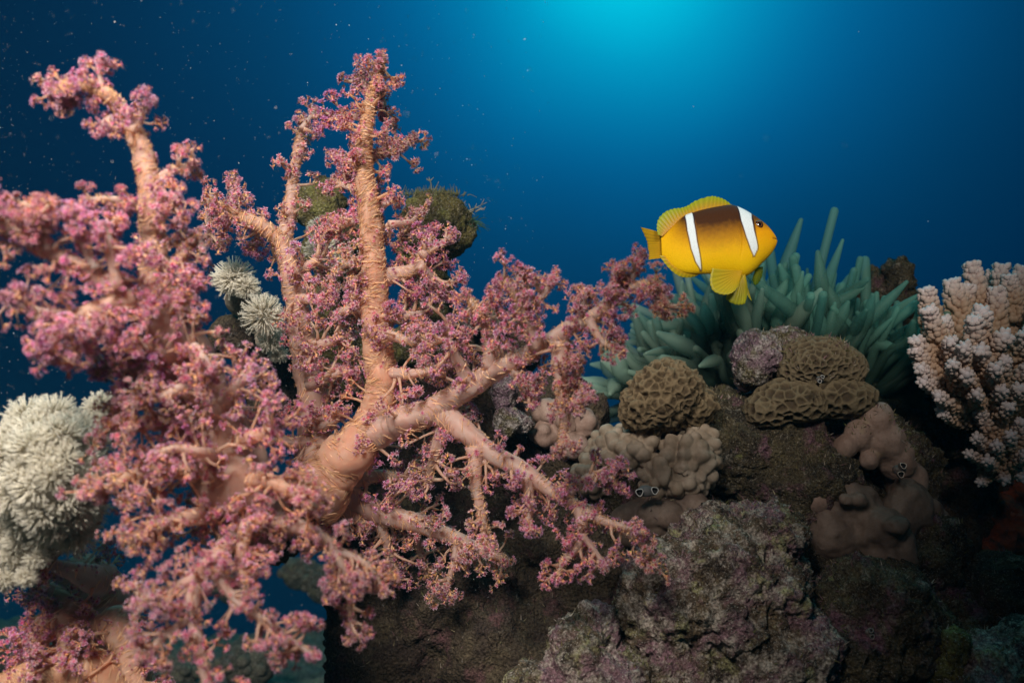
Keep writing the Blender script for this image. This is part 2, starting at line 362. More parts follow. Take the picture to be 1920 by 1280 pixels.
rock('shaded_rock', 'blackish rock face in shade below the soft coral, centre bottom', 'rock',
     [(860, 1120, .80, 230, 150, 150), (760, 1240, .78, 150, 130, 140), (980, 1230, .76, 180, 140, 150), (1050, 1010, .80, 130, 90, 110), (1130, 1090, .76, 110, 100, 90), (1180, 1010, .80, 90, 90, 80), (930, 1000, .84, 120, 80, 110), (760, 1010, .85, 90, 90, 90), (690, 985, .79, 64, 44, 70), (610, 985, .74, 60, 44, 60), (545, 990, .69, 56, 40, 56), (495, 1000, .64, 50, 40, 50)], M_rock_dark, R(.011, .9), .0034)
rock('crusted_boulder', 'pitted boulder crusted pink and cream, lower right of the soft coral', 'boulder',
     [(1350, 1110, .68, 170, 130, 140), (1390, 1010, .70, 110, 70, 110), (1260, 1150, .67, 110, 120, 110), (1430, 1240, .66, 150, 120, 130), (1300, 1270, .66, 140, 100, 120)], M_rock_pale, R(.011, 1.0, .9), .0026)
rock('mottled_boulder', 'lime-green and pink mottled boulder at the bottom edge', 'boulder',
     [(1095, 1230, .64, 80, 75, 80), (1150, 1290, .63, 90, 80, 90), (1040, 1300, .63, 90, 60, 80), (1220, 1330, .63, 100, 70, 90)], M_rock_pale, R(.009, 1.1, .9), .0026)
rock('reef_mound', 'dark turf-covered mound carrying the honeycomb corals', 'rock',
     [(1420, 850, .80, 150, 90, 110), (1250, 850, .80, 120, 80, 100), (1360, 790, .84, 110, 60, 90), (1500, 930, .78, 130, 110, 110), (1330, 960, .80, 80, 60, 60), (1530, 1060, .76, 120, 120, 90), (1580, 830, .84, 120, 80, 100), (1640, 900, .84, 110, 110, 100), (1200, 960, .78, 90, 90, 90)],
     M_rock, R(.010, 1.0), .003)
rock('rubble_boulder', 'speckled grey rubble boulder left of the upper honeycomb coral', 'rock',
     [(1425, 668, .80, 46, 48, 50), (1470, 650, .82, 52, 36, 50), (1410, 700, .80, 36, 34, 40)], M_rock_purple, R(.005, 1.6, .9), .0022)
rock('reef_slope', 'shaded lower-right reef slope below the brown leather coral', 'rock',
     [(1640, 1170, .68, 130, 120, 120), (1560, 1250, .67, 120, 110, 110), (1700, 1060, .76, 120, 110, 110), (1780, 1160, .74, 120, 110, 110)], M_rock, R(.010, 1.0, .8), .0028)
rock('round_boulder', 'round dull brown boulder at the right edge under the red sponge', 'boulder',
     [(1880, 1110, .72, 82, 80, 85), (1950, 1130, .74, 80, 80, 80)], M_rock, R(.005, 1.0), .0028)
rock('angular_boulder', 'angular sandy boulder in the bottom right corner', 'boulder',
     [(1880, 1250, .64, 90, 60, 70), (1950, 1230, .64, 80, 70, 70), (1830, 1290, .63, 80, 50, 60)], M_rock_pale, R(.007, .8), .0026)
rock('small_boulder', 'small upright olive boulder left of the bottom corner boulder', 'boulder',
     [(1785, 1220, .64, 30, 44, 32), (1770, 1260, .64, 40, 40, 36)], M_rock_moss, R(.005, 1.1), .0024)
rock('ridge_rock', 'knobbly brown rock ridge rising behind the anemone on its right', 'rock',
     [(1680, 545, 1.02, 30, 52, 40), (1715, 600, 1.02, 36, 50, 40), (1640, 570, 1.04, 40, 60, 40), (1700, 700, 1.02, 60, 90, 60), (1660, 800, 1.0, 90, 80, 80), (1770, 800, .98, 60, 90, 70)], M_rock, R(.012, 1.6), .003)
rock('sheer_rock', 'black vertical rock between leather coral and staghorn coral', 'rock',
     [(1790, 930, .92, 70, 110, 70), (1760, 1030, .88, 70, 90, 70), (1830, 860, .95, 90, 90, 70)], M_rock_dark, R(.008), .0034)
rock('encrusting_sponge', 'rust-red encrusting sponge at right edge below the staghorn coral', 'sponge',
     [(1870, 985, .90, 62, 52, 50), (1920, 1000, .92, 60, 46, 50), (1850, 1030, .88, 40, 40, 40), (1890, 930, .93, 40, 40, 40)], M_sponge, R(.010, 1.4, 1.2), .003)
rock('far_rock', 'hazy teal rock far beyond the red sponge at right', 'rock',
     [(1930, 960, 1.9, 120, 110, 120), (1890, 1080, 1.9, 120, 100, 120)], M_far, R(.03, .5), .008)
rock('crusted_lump', 'pale speckled crust lump on the reef wall right of the tall centre stem', 'rock', [(905, 597, .87, 30, 20, 26), (870, 600, .88, 24, 22, 24)], M_rock_purple, R(.006, 1.8), .0024)
rock('crusted_lump', 'grey speckled crust lump above the joint of the two long arms', 'rock', [(945, 735, .82, 26, 34, 26), (965, 790, .81, 34, 26, 28)], M_rock_purple, R(.006, 1.8), .0024)
rock('yellow_crust', 'small mustard-yellow crust patch behind the right side twigs of the centre coral', 'sponge', [(818, 590, .86, 24, 20, 20)], M_rock_moss, R(.004, 1.8), .0024)
rock('nodule_coral', 'slate-coloured nodule coral in the shade between the long arms', 'coral', [(1030, 775, .84, 24, 22, 22), (1060, 800, .83, 22, 24, 22), (1095, 795, .83, 24, 26, 22), (1075, 835, .82, 26, 22, 22), (1020, 815, .83, 22, 22, 22)], M_leather, lumpy(.006, 70), .002)
# corals with smooth or celled skin
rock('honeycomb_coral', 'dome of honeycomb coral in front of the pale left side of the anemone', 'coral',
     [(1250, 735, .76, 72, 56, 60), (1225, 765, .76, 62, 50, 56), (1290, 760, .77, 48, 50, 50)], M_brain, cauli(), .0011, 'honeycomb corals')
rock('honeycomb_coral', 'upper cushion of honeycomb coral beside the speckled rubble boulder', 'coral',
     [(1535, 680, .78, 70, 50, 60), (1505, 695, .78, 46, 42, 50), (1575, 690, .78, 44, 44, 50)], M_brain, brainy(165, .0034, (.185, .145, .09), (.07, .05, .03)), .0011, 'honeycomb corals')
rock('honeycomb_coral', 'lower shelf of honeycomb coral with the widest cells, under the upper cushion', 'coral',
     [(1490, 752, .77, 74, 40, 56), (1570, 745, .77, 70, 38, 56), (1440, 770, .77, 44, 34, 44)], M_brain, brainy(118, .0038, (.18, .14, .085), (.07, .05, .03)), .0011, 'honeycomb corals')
rock('lobe_coral', 'cream lobe coral of small round knobs below the left honeycomb dome', 'coral',
     [(1290, 870, .745, 44, 50, 40), (1240, 900, .74, 38, 26, 32), (1200, 850, .76, 30, 34, 36), (1318, 850, .755, 22, 40, 30), (1300, 825, .76, 18, 16, 20), (1268, 905, .735, 30, 22, 30), (1150, 850, .78, 36, 40, 36), (1120, 890, .78, 34, 34, 34)], M_lobe, lumpy(.011, 110), .0012)
rock('lobe_coral', 'dull grey lobe coral of rounded nodules above the pitted boulder', 'coral',
     [(1250, 970, .73, 60, 34, 40), (1200, 985, .74, 46, 40, 40), (1300, 955, .73, 40, 24, 36)], M_leather_dark, lumpy(.008, 55), .002)
rock('leather_coral', 'pinkish-brown peaked leather coral with smooth skin on the mound', 'coral',
     [(1645, 795, .76, 34, 40, 34), (1655, 830, .76, 42, 44, 40), (1610, 815, .755, 26, 30, 28), (1585, 838, .75, 20, 22, 22), (1680, 860, .76, 36, 40, 36), (1630, 862, .75, 20, 18, 20), (1700, 905, .77, 36, 50, 36)], M_leather, smoothish(.0025, 40), .0018)
rock('leather_coral', 'large dark folded leather coral below the peaked pinkish one', 'coral',
     [(1600, 950, .735, 52, 48, 40), (1650, 1000, .72, 50, 50, 40), (1560, 1000, .73, 44, 50, 40), (1700, 960, .74, 50, 60, 40), (1660, 1060, .71, 46, 40, 36), (1610, 935, .715, 16, 16, 16), (1585, 938, .715, 14, 14, 14), (1680, 985, .70, 24, 18, 20), (1700, 1030, .71, 20, 40, 24)], M_leather_dark, smoothish(.004, 45), .0022)
rock('leather_coral', 'ribbed dark leather coral hanging right of the folded one', 'coral',
     [(1745, 990, .75, 24, 60, 30), (1770, 1020, .755, 20, 66, 30), (1790, 1060, .76, 18, 56, 28), (1735, 1070, .74, 26, 44, 26), (1760, 1090, .74, 18, 44, 24)], M_leather_dark, smoothish(.003, 45), .0022)
rock('ball_sponge', 'smooth grey-green ball sponge on the rock left of the folded leather coral', 'sponge',
     [(1530, 936, .735, 27, 28, 27), (1535, 965, .74, 22, 20, 22)], M_leather, smoothish(.001, 30), .0018)

# short turf growing on the rocks
def turf():
    mb = MB(); blade = np.array([(-.5, 0, 0), (.5, 0, 0), (0, .6, 0), (-.3, .1, .5), (.3, .1, .5), (0, .2, 1.0)]); tri = np.array([(0, 1, 4), (0, 4, 3), (3, 4, 5), (1, 2, 4), (2, 0, 3), (2, 5, 4), (2, 3, 5)]); pc = np.ones((6, 3))
    for lab, (me, o) in ROCKS.items():
        if not any(k in lab for k in ('boulder', 'mound', 'slope', 'knob on', 'pinnacle', 'ridge', 'crust lump', 'rock lump', 'blackish')): continue
        n = len(me.vertices); V = np.zeros(n * 3, np.float32); me.vertices.foreach_get('co', V); V = V.reshape(-1, 3).astype(float) + o
        N = np.zeros(n * 3, np.float32); me.vertices.foreach_get('normal', N); N = N.reshape(-1, 3).astype(float)
        w = np.clip(N[:, 2] + .35, 0, 1) * (N[:, 1] < .35) * np.clip(noise3(V * 28) * 2.2 + .35, 0, 1)
        k = np.nonzero(rng.random(n) < w * .16)[0]
        if not len(k): continue
        P, Q = V[k], unit(N[k] + np.array([0, 0, .5]) + .7 * rng.normal(size=(len(k), 3))); Mx = rot_to(Q, rng.uniform(0, 6, len(k)))
        ln_ = rng.uniform(.6, 1.5, len(k)) * .0042; pal = np.array([(.20, .17, .07), (.30, .26, .16), (.14, .15, .06), (.42, .36, .30), (.26, .15, .16)])
        mb.inst((blade * np.array([.22, .22, 1.0]), tri, pc), Mx, P - Q * .0004, ln_, pal[rng.integers(0, 5, len(k))] * rng.uniform(.6, 1.2, (len(k), 1)))
    tag(link('turf_algae', mb.mesh('turf_algae', smooth=False), M_algae), kind='stuff')
turf()

# far corals seen through the gaps on the left
def far_bush(px, py, d, r, label, seed):
    c = at(px, py, d); s = K * d * r; mb = MB(); v, f = ICO[2]
    n = 70; u = unit(rng.normal(size=(n, 3))); u[:, 2] = np.abs(u[:, 2]) * .9 - .15
    for k in range(n): mb.add(c + u[k] * s * rng.uniform(.75, 1.0) + v * s * rng.uniform(.14, .24), None, f)
    mb.add(c + v * s * .85, None, f)
    o = c - np.array([0, 0, s]); tag(link('coral_bush', mb.mesh('coral_bush', o), M_far, None, tuple(o)), label, 'coral', 'far teal coral bushes')
far_bush(560, 1075, 1.9, 36, 'teal coral bush in the dark gap below the soft coral, left one', 1)
far_bush(610, 1095, 1.8, 44, 'teal coral bush in the dark gap below the soft coral, right one', 2)
far_bush(440, 1100, 1.8, 40, 'dim teal coral bush glimpsed between the drooping soft coral branches', 3)
far_bush(15, 1220, 1.5, 52, 'teal coral bush at the left edge near the bottom', 4)
far_bush(110, 1260, 1.5, 50, 'teal coral bush just behind the lower-left soft coral colony', 5)
far_bush(470, 1240, 1.5, 60, 'teal coral bush at the bottom edge under the drooping branches', 6)
far_bush(330, 1260, 1.5, 50, 'teal coral bush left of the bottom-edge one, under the stems', 7)

# ------------------------------------------------------------------ soft corals
def polyp_proto(seed):
    r = np.random.default_rng(seed); V = []; T = []; C = []
    def add(v, t, c):
        b = len(V); V.extend(v); T.extend([[a + b for a in x] for x in t]); C.extend(c)
    n = 5; th = np.arange(n) * 2 * math.pi / n
    ring = lambda rad, z: [(rad * math.cos(a), rad * math.sin(a), z) for a in th]
    v = ring(.13, -.2) + ring(.17, .35) + ring(.30, .66) + [(0, 0, .74)]
    t = []
    for k in (0, 1):
        for j in range(n): a, b = k * n + j, k * n + (j + 1) % n; t += [(a, b, b + n), (a, b + n, a + n)]
    for j in range(n): t.append((2 * n + j, 2 * n + (j + 1) % n, 3 * n))
    st, hd = (.88, .50, .24), (.44, .07, .11)
    add(v, t, [st] * 5 + [(.80, .40, .28)] * 5 + [hd] * 6)
    for k in range(8):
        a = (k + r.uniform(-.2, .2)) * math.pi / 4; ca, sa = math.cos(a), math.sin(a); w = .12
        w = .085; R1, Z1, R2, Z2 = r.uniform(.5, .7), r.uniform(.72, .9), r.uniform(.8, 1.05), r.uniform(.7, 1.1)
        p = lambda R, Z, o: (R * ca - o * sa, R * sa + o * ca, Z)
        v = [p(.22, .62, -w), p(.22, .62, w), p(.22, .78, 0), p(R1, Z1, -w * 1.1), p(R1, Z1, w * 1.1), p(R1, Z1 + .12, 0), p(R2, Z2, 0)]
        t = [(0, 3, 4), (0, 4, 1), (1, 4, 5), (1, 5, 2), (2, 5, 3), (2, 3, 0), (3, 6, 4), (4, 6, 5), (5, 6, 3)]
        add(v, t, [(.50, .15, .22)] * 3 + [(.70, .36, .48)] * 3 + [(.90, .72, .84)])
    for k in range(3):   # pale needles that shield the polyp
        a = r.uniform(0, 6.28); ca, sa = math.cos(a), math.sin(a)
        v = [(.16 * ca - .05 * sa, .16 * sa + .05 * ca, 0), (.16 * ca + .05 * sa, .16 * sa - .05 * ca, 0), (.24 * ca, .24 * sa, .1), (.42 * ca, .42 * sa, 1.0)]
        add(v, [(0, 1, 3), (1, 2, 3), (2, 0, 3)], [(.78, .36, .10)] * 3 + [(.85, .62, .45)])
    return np.array(V, float), np.array(T), np.array(C, float)
PROTOS = [polyp_proto(s) for s in range(5)]
def needle():
    v = []; 
    for z, r in ((-1, .05), (-.5, .9), (.5, .9), (1, .05)):
        for a in range(3): v.append((r * math.cos(a * 2.094), r * math.sin(a * 2.094), z))
    t = []
    for k in range(3):
        for j in range(3): a, b = k * 3 + j, k * 3 + (j + 1) % 3; t += [(a, b, b + 3), (a, b + 3, a + 3)]
    return np.array(v), np.array(t), np.ones((12, 3)) * np.array([.82, .56, .34])
NEEDLE = needle()
STEM = np.array([.62, .45, .39]); STEM_O = np.array([.74, .40, .22])
def soft_branch(parent, origin, ctrl, dens=1.0, bare=0.0, spic=1.0, tl=1.0, warm=0.0, tuft=True, psize=1.0, name='branch', bareto=0.0):
    """ctrl rows: px, py, d, r(px). Makes the stem and, on it, its polyps and its needles."""
    ctrl = np.array(ctrl, float)
    plen = np.linalg.norm(np.diff(ctrl[:, :2], axis=0), axis=1).sum(); m = max(8, int(plen / 7))
    P = spline(ctrl, m); r_px = np.maximum(P[:, 3], 2.5); r_px = r_px * (1 + (.35 if name != 'stem' else .1) * np.exp(-np.linspace(0, 1, m) * plen / (1.6 * ctrl[0, 3]))); C = at(P[:, 0], P[:, 1], P[:, 2]); s = K * P[:, 2]; r = r_px * s
    C = C + .25 * r[:, None] * np.stack([noise3(np.stack([np.arange(m) * .16, np.full(m, q), np.zeros(m)], 1) + rng.random() * 99) for q in (0, 7, 19)], 1)
    T, N, B = frames(C)
    mb = MB(); t = np.linspace(0, 1, m)
    colr = STEM * (1 - warm) + STEM_O * warm
    cc = colr[None] * (1 + .12 * noise3(np.stack([t * 9, t * 0, t * 0 + rng.random() * 50], 1)))[:, None]
    mb.tube(C, r, 22, cc, wob=.2, stri=1.0)
    # twigs, each ending in tufts of polyps
    pl, pd, ps = [], [], []
    def tuft_at(p, d, s_, n, spread=1.15):
        dd = unit(unit(d) + spread * rng.normal(size=(n, 3)) * .62)
        pl.append(p + dd * s_ * rng.uniform(2.5, 9.0, (n, 1))); pd.append(dd); ps.append(s_ * rng.uniform(4.2, 7.4, n) * psize)
    nt_ = int(plen * .105 * dens)
    for k in range(nt_):
        u = rng.uniform(bareto, 1.0) if rng.random() > bare else rng.uniform(.72, 1.0)
        i = min(int(u * (m - 1)), m - 1); a = rng.uniform(0, 2 * math.pi)
        rad = N[i] * math.cos(a) + B[i] * math.sin(a); si = s[i]
        if r_px[i] > 16 and rad @ FW < -.5 and rng.random() < .75: continue
        root = C[i] + rad * r[i] * .8
        Lt = rng.uniform(12, 52) * si * tl * (.75 + .5 * min(1, r_px[i] / 20)); d0 = unit(rad + T[i] * rng.uniform(-.1, .7) + .25 * rng.normal(size=3))
        mid = root + d0 * Lt * .5; tip = root + d0 * Lt + rng.normal(size=3) * Lt * .18
        rt = rng.uniform(1.7, 3.2) * si
        mb.tube(spline([root, mid, tip], 5), np.array([1.7, 1.15, 1, .9, .85]) * rt, 6, colr * np.array([1.15, .96, .80]), cap=False)
        for q in range(rng.integers(2, 5)):
            d1 = unit(d0 + rng.normal(size=3) * .75); l1 = rng.uniform(8, 22) * si * tl; st = mid + (tip - mid) * rng.uniform(.2, 1)
            e = st + d1 * l1
            mb.tube(spline([st, e], 3), np.array([.8, .6, .55]) * rt, 5, colr * np.array([1.3, .98, .66]), cap=False)
            tuft_at(e, d1, si, rng.integers(3, 6))
        tuft_at(tip, d0, si, 4)
    if tuft:
        for q in range(6): tuft_at(C[-1 - q % 3] + rng.normal(size=3) * r[-1] * .6, T[-1] + .6 * rng.normal(size=3), s[-1], 6)
    # single small polyps sitting straight on the stem
    n2 = int(plen * .30 * max(dens, .6) * .8)
    if n2:
        ii = rng.integers(int(bareto * m), m, n2); aa = rng.uniform(0, 6.283, n2); rd = N[ii] * np.cos(aa)[:, None] + B[ii] * np.sin(aa)[:, None]
        pl.append(C[ii] + rd * (r[ii] * .95)[:, None]); pd.append(rd + .3 * rng.normal(size=rd.shape)); ps.append(s[ii] * rng.uniform(3.5, 7, n2))
    br = link(name, mb.mesh(name, origin), M_stem, parent)
    if pl:
        pl, pd, ps = np.vstack(pl), np.vstack(pd), np.concatenate(ps); n = len(pl); pm = MB()
        bt = np.array([1.0, 1 + .10 * rng.normal(), 1 + .08 * rng.normal()]) * (1 + .08 * rng.normal()); tint = bt * (1 + .22 * rng.normal(size=(n, 1))) * (1 + np.array([.05, .11, .11]) * rng.normal(size=(n, 3)))
        which = rng.integers(0, len(PROTOS), n); Mx = rot_to(pd, rng.uniform(0, 6.283, n))
        for w in range(len(PROTOS)):
            k = which == w
            if k.any(): pm.inst(PROTOS[w], Mx[k], pl[k], ps[k], np.clip(tint[k], .4, 1.7))
        link('polyps', pm.mesh('polyps', origin, smooth=False), M_polyp, br)
    ns = int(plen * spic * 1.9 * (np.mean(r_px) / 20)) if r_px.max() > 9 else 0
    if ns > 4:
        ii = rng.integers(0, m, ns); aa = rng.uniform(0, 6.283, ns); rd = N[ii] * np.cos(aa)[:, None] + B[ii] * np.sin(aa)[:, None]
        tg = -N[ii] * np.sin(aa)[:, None] + B[ii] * np.cos(aa)[:, None]
        sw = noise3(np.stack([ii * .12, aa * .8, ii * 0.0], 1)) * 1.5
        dd = unit(tg * np.cos(sw)[:, None] + T[ii] * (np.sin(sw) + .35)[:, None] + .15 * rng.normal(size=tg.shape))
        sm = MB(); Mx = rot_to(dd, rng.uniform(0, 6, ns)); Mx = Mx * np.array([1, 1, 1.])[None, None]
        pr = (NEEDLE[0] * np.array([.85, .85, 11.0]), NEEDLE[1], NEEDLE[2])
        jt = (1 + .2 * rng.normal(size=(ns, 1))) * np.array([[1, 1, 1.]])
        sm.inst(pr, Mx, C[ii] + rd * (r[ii] * 1.0)[:, None], s[ii] * rng.uniform(.7, 1.15, ns), np.clip(jt, .5, 1.3))
        link('spicules', sm.mesh('spicules', origin, smooth=False), M_spic, br)
    return br
# --- near colony, left
oA = at(470, 1000, .57)
A = empty('soft_coral', tuple(oA), 'large near pink soft coral filling the left, its tall stem curling over at the top', 'soft coral', 'pink soft corals')
def sbA(c, **k):
    c = np.array(c, float)
    if k.get('name') != 'stem': c[:, 3] *= .62; c[:, 2] = np.where(c[:, 2] < .5, .5 - (.5 - c[:, 2]) * .6, c[:, 2])
    k['dens'] = k.get('dens', 1) * .74; k['psize'] = 1.15
    return soft_branch(A, oA, c, **k)
sbA([(490, 1000, .57, 56), (440, 900, .53, 66), (388, 770, .525, 54), (340, 640, .515, 44), (300, 540, .515, 33), (286, 450, .51, 24), (284, 370, .50, 21), (268, 290, .50, 18), (236, 218, .50, 15), (190, 172, .49, 12), (140, 155, .49, 9), (112, 175, .48, 7)], dens=.26, warm=.2, bareto=.05, spic=.8, name='stem', tl=.9)
for q in range(3):
    sbA([(150 - q * 14, 156 + q * 4, .49, 9), (122 - q * 10, 165 + q * 10, .485, 7), (105 + q * 6, 195 + q * 4, .48, 5)], dens=1.3, tl=.6)
sbA([(258, 235, .50, 9), (272, 205, .495, 7), (284, 190, .49, 5)], dens=1.9, tl=.6)
sbA([(200, 185, .49, 8), (186, 140, .49, 6), (192, 118, .49, 4)], dens=1.6, tl=.55)
sbA([(225, 215, .50, 7), (196, 226, .49, 6), (190, 245, .485, 4)], dens=1.5, tl=.55)
sbA([(282, 395, .50, 14), (240, 378, .49, 10), (200, 372, .485, 8), (160, 375, .48, 6)], dens=.9, tl=.6)
sbA([(288, 345, .50, 13), (325, 318, .50, 10), (362, 308, .50, 7)], dens=1.3, tl=.65)
sbA([(290, 420, .50, 12), (320, 385, .48, 10), (330, 370, .47, 8)], dens=2.4, tl=.75)
sbA([(300, 520, .51, 16), (350, 470, .50, 12), (366, 440, .50, 9)], dens=1.7, tl=.9)
sbA([(300, 600, .50, 16), (345, 560, .49, 12), (372, 535, .49, 8)], dens=2.2, tl=1.1)
sbA([(345, 650, .50, 40), (240, 560, .45, 34), (150, 500, .42, 26), (70, 462, .40, 20), (10, 430, .385, 17), (-60, 420, .375, 14)], dens=1.15, tl=1.25, warm=.1, spic=.3)
sbA([(90, 470, .40, 14), (78, 420, .395, 12), (66, 372, .39, 8)], dens=2.3, tl=.8, spic=.2)
sbA([(20, 440, .385, 12), (-6, 395, .38, 10), (-20, 350, .375, 7)], dens=2.5, tl=.9, spic=.2)
sbA([(180, 505, .42, 13), (140, 430, .41, 10), (118, 400, .40, 7)], dens=2.2, tl=.9, spic=.2)
sbA([(220, 540, .43, 15), (205, 450, .42, 11), (196, 425, .42, 7)], dens=2.6, tl=.9, spic=.2)
sbA([(245, 560, .45, 28), (160, 590, .42, 24), (105, 630, .40, 18), (85, 670, .39, 11)], dens=2.0, tl=1.1, spic=.2, warm=.3)
sbA([(140, 590, .42, 14), (60, 580, .40, 11), (10, 555, .385, 8)], dens=2.0, tl=1.1, spic=.2)
sbA([(170, 590, .42, 14), (150, 640, .41, 10), (135, 665, .405, 8)], dens=2.4, tl=.9, spic=.2)
sbA([(370, 740, .53, 30), (290, 700, .49, 24), (225, 690, .47, 17), (180, 700, .46, 10)], dens=1.9, tl=1.2, spic=.5)
sbA([(360, 700, .53, 28), (300, 610, .48, 20), (260, 560, .46, 13)], dens=2.2, tl=1.2, spic=.5)
sbA([(400, 820, .55, 30), (310, 790, .50, 26), (240, 800, .47, 18), (200, 790, .46, 10)], dens=2.0, tl=1.25, spic=.5, warm=.3)
sbA([(420, 900, .56, 30), (330, 880, .49, 26), (250, 890, .46, 18), (185, 930, .45, 10)], dens=2.0, tl=1.25, spic=.5, warm=.3)
sbA([(440, 960, .56, 30), (360, 970, .48, 24), (290, 980, .45, 18), (255, 1020, .44, 10)], dens=2.0, tl=1.2, spic=.4, warm=.2)
sbA([(395, 780, .54, 26), (440, 730, .50, 18), (470, 690, .49, 10)], dens=2.4, tl=1.3, spic=.5)
sbA([(410, 840, .54, 26), (470, 820, .49, 20), (520, 800, .48, 10)], dens=2.4, tl=1.3, spic=.5, warm=.3)
sbA([(440, 910, .55, 26), (500, 900, .48, 22), (560, 930, .47, 14), (600, 960, .47, 9)], dens=2.2, tl=1.25, spic=.5, warm=.4)
sbA([(450, 980, .57, 34), (410, 1040, .47, 26), (365, 1100, .43, 22), (368, 1190, .42, 18), (395, 1300, .41, 16)], dens=.95, tl=1.0, spic=.3)
sbA([(375, 1080, .43, 15), (300, 1110, .425, 11), (250, 1130, .42, 7)], dens=1.9, tl=1.1, spic=.2)
sbA([(380, 1050, .44, 17), (450, 1130, .43, 14), (520, 1180, .43, 11), (590, 1230, .43, 8)], dens=1.5, tl=1.05, spic=.3)
sbA([(480, 970, .55, 28), (560, 985, .49, 22), (625, 1030, .48, 18), (652, 1100, .48, 12), (660, 1190, .48, 6)], dens=1.35, tl=.9, spic=.5)
sbA([(630, 1030, .48, 12), (690, 1060, .48, 9), (725, 1110, .48, 6)], dens=1.9, tl=.95, spic=.4)
sbA([(470, 960, .54, 22), (455, 1010, .47, 18), (450, 1060, .455, 12), (470, 1100, .45, 7)], dens=1.7, tl=1.0, spic=.6, warm=.2)
sbA([(350, 690, .51, 22), (300, 660, .46, 16), (250, 640, .445, 11), (215, 655, .44, 7)], dens=2.2, tl=1.15, spic=.4)
sbA([(375, 760, .52, 20), (340, 730, .47, 16), (300, 745, .45, 12), (260, 750, .445, 7)], dens=2.2, tl=1.15, spic=.4)
sbA([(345, 640, .51, 20), (372, 660, .47, 15), (395, 690, .46, 9)], dens=2.4, tl=1.1, spic=.4)
sbA([(420, 860, .53, 24), (380, 850, .47, 18), (330, 840, .45, 12), (290, 850, .445, 8)], dens=2.0, tl=1.15, spic=.4)
sbA([(365, 1150, .42, 13), (300, 1200, .415, 10), (270, 1235, .41, 7)], dens=1.3, tl=1.0, spic=.2)
# --- centre colony
oB = at(600, 930, .70)
Bc = empty('soft_coral', tuple(oB), 'peach-stemmed soft coral in the centre with long arms reaching right towards the fish', 'soft coral', 'pink soft corals')
def sbB(c, **k):
    c = np.array(c, float)
    if c[:, 3].mean() < 18 and c[0, 0] < 860: c[:, 2] += np.linspace(.01, .045, len(c))
    k['dens'] = k.get('dens', 1) * .60
    if k.get('name') == 'arm': c[:, 3] *= .54
    elif k.get('name') == 'stem': c[:, 3] *= .82
    else: c[:, 3] *= .70
    return soft_branch(Bc, oB, c, **k)
sbB([(585, 940, .66, 62), (640, 865, .66, 56), (695, 800, .67, 42), (715, 720, .67, 36), (706, 620, .67, 32), (700, 500, .665, 28), (692, 390, .66, 24), (683, 300, .66, 18), (690, 220, .66, 13), (704, 160, .66, 8), (715, 110, .66, 5)], dens=.8, spic=2.2, warm=.5, tl=.85, name='stem', bareto=.1)
sbB([(595, 920, .70, 46), (590, 790, .71, 40), (572, 660, .71, 35), (548, 530, .70, 28), (528, 455, .70, 22), (480, 418, .69, 16), (430, 398, .69, 13), (392, 378, .68, 9)], dens=.9, spic=1.1, warm=.2, tl=.85, bareto=.1)
sbB([(532, 470, .70, 20), (545, 375, .70, 16), (556, 290, .70, 12), (572, 225, .70, 7)], dens=.85, spic=1.0, tl=.7)
sbB([(566, 240, .70, 6), (585, 215, .70, 5), (590, 208, .70, 4)], dens=2.5, tl=.6)
sbB([(440, 400, .69, 9), (438, 360, .685, 7), (442, 340, .68, 5)], dens=2.4, tl=.6)
sbB([(400, 385, .68, 8), (390, 430, .68, 6), (400, 460, .68, 4)], dens=2.2, tl=.7)
sbB([(500, 425, .69, 9), (478, 450, .69, 6), (465, 470, .69, 4)], dens=2.4, tl=.7)
sbB([(690, 290, .66, 12), (735, 285, .655, 10), (778, 256, .65, 7)], dens=2.2, tl=.8)
sbB([(690, 225, .66, 9), (650, 218, .655, 8), (618, 216, .65, 6)], dens=2.4, tl=.75)
sbB([(700, 175, .66, 6), (680, 160, .66, 5), (665, 150, .66, 4)], dens=2.6, tl=.6)
sbB([(706, 168, .66, 5), (722, 190, .66, 4), (718, 212, .66, 3)], dens=2.6, tl=.6)
sbB([(685, 310, .66, 10), (645, 300, .65, 8), (622, 285, .65, 5)], dens=2.3, tl=.75)
sbB([(692, 360, .66, 10), (650, 350, .65, 8), (628, 335, .645, 5)], dens=1.9, tl=.75)
sbB([(692, 410, .66, 11), (650, 420, .64, 8), (615, 440, .64, 5)], dens=2.3, tl=.9)
sbB([(696, 400, .65, 10), (720, 385, .64, 8), (728, 370, .64, 5)], dens=2.6, tl=.8)
sbB([(700, 480, .66, 12), (660, 490, .63, 9), (630, 510, .63, 6)], dens=2.6, tl=.9)
sbB([(715, 520, .66, 20), (770, 505, .65, 15), (798, 470, .645, 12), (812, 430, .64, 7)], dens=1.7, tl=.8, spic=1.2)
sbB([(790, 480, .65, 10), (830, 455, .645, 8), (850, 440, .64, 5)], dens=1.8, tl=.75)
sbB([(785, 495, .65, 12), (820, 530, .645, 10), (850, 560, .64, 6)], dens=1.7, tl=.8)
sbB([(730, 420, .65, 9), (770, 415, .645, 7), (790, 395, .64, 5)], dens=2.4, tl=.8)
sbB([(545, 520, .69, 14), (590, 490, .66, 10), (610, 470, .66, 6)], dens=2.6, tl=.9)
sbB([(548, 560, .69, 14), (590, 560, .66, 11), (620, 560, .655, 6)], dens=2.8, tl=1.0)
sbB([(570, 650, .69, 14), (620, 640, .66, 11), (655, 630, .65, 7)], dens=2.6, tl=1.0)
sbB([(580, 720, .69, 14), (630, 700, .66, 11), (655, 690, .65, 6)], dens=2.6, tl=1.0)
sbB([(700, 590, .66, 16), (660, 580, .64, 11), (628, 590, .64, 6)], dens=2.6, tl=.9)
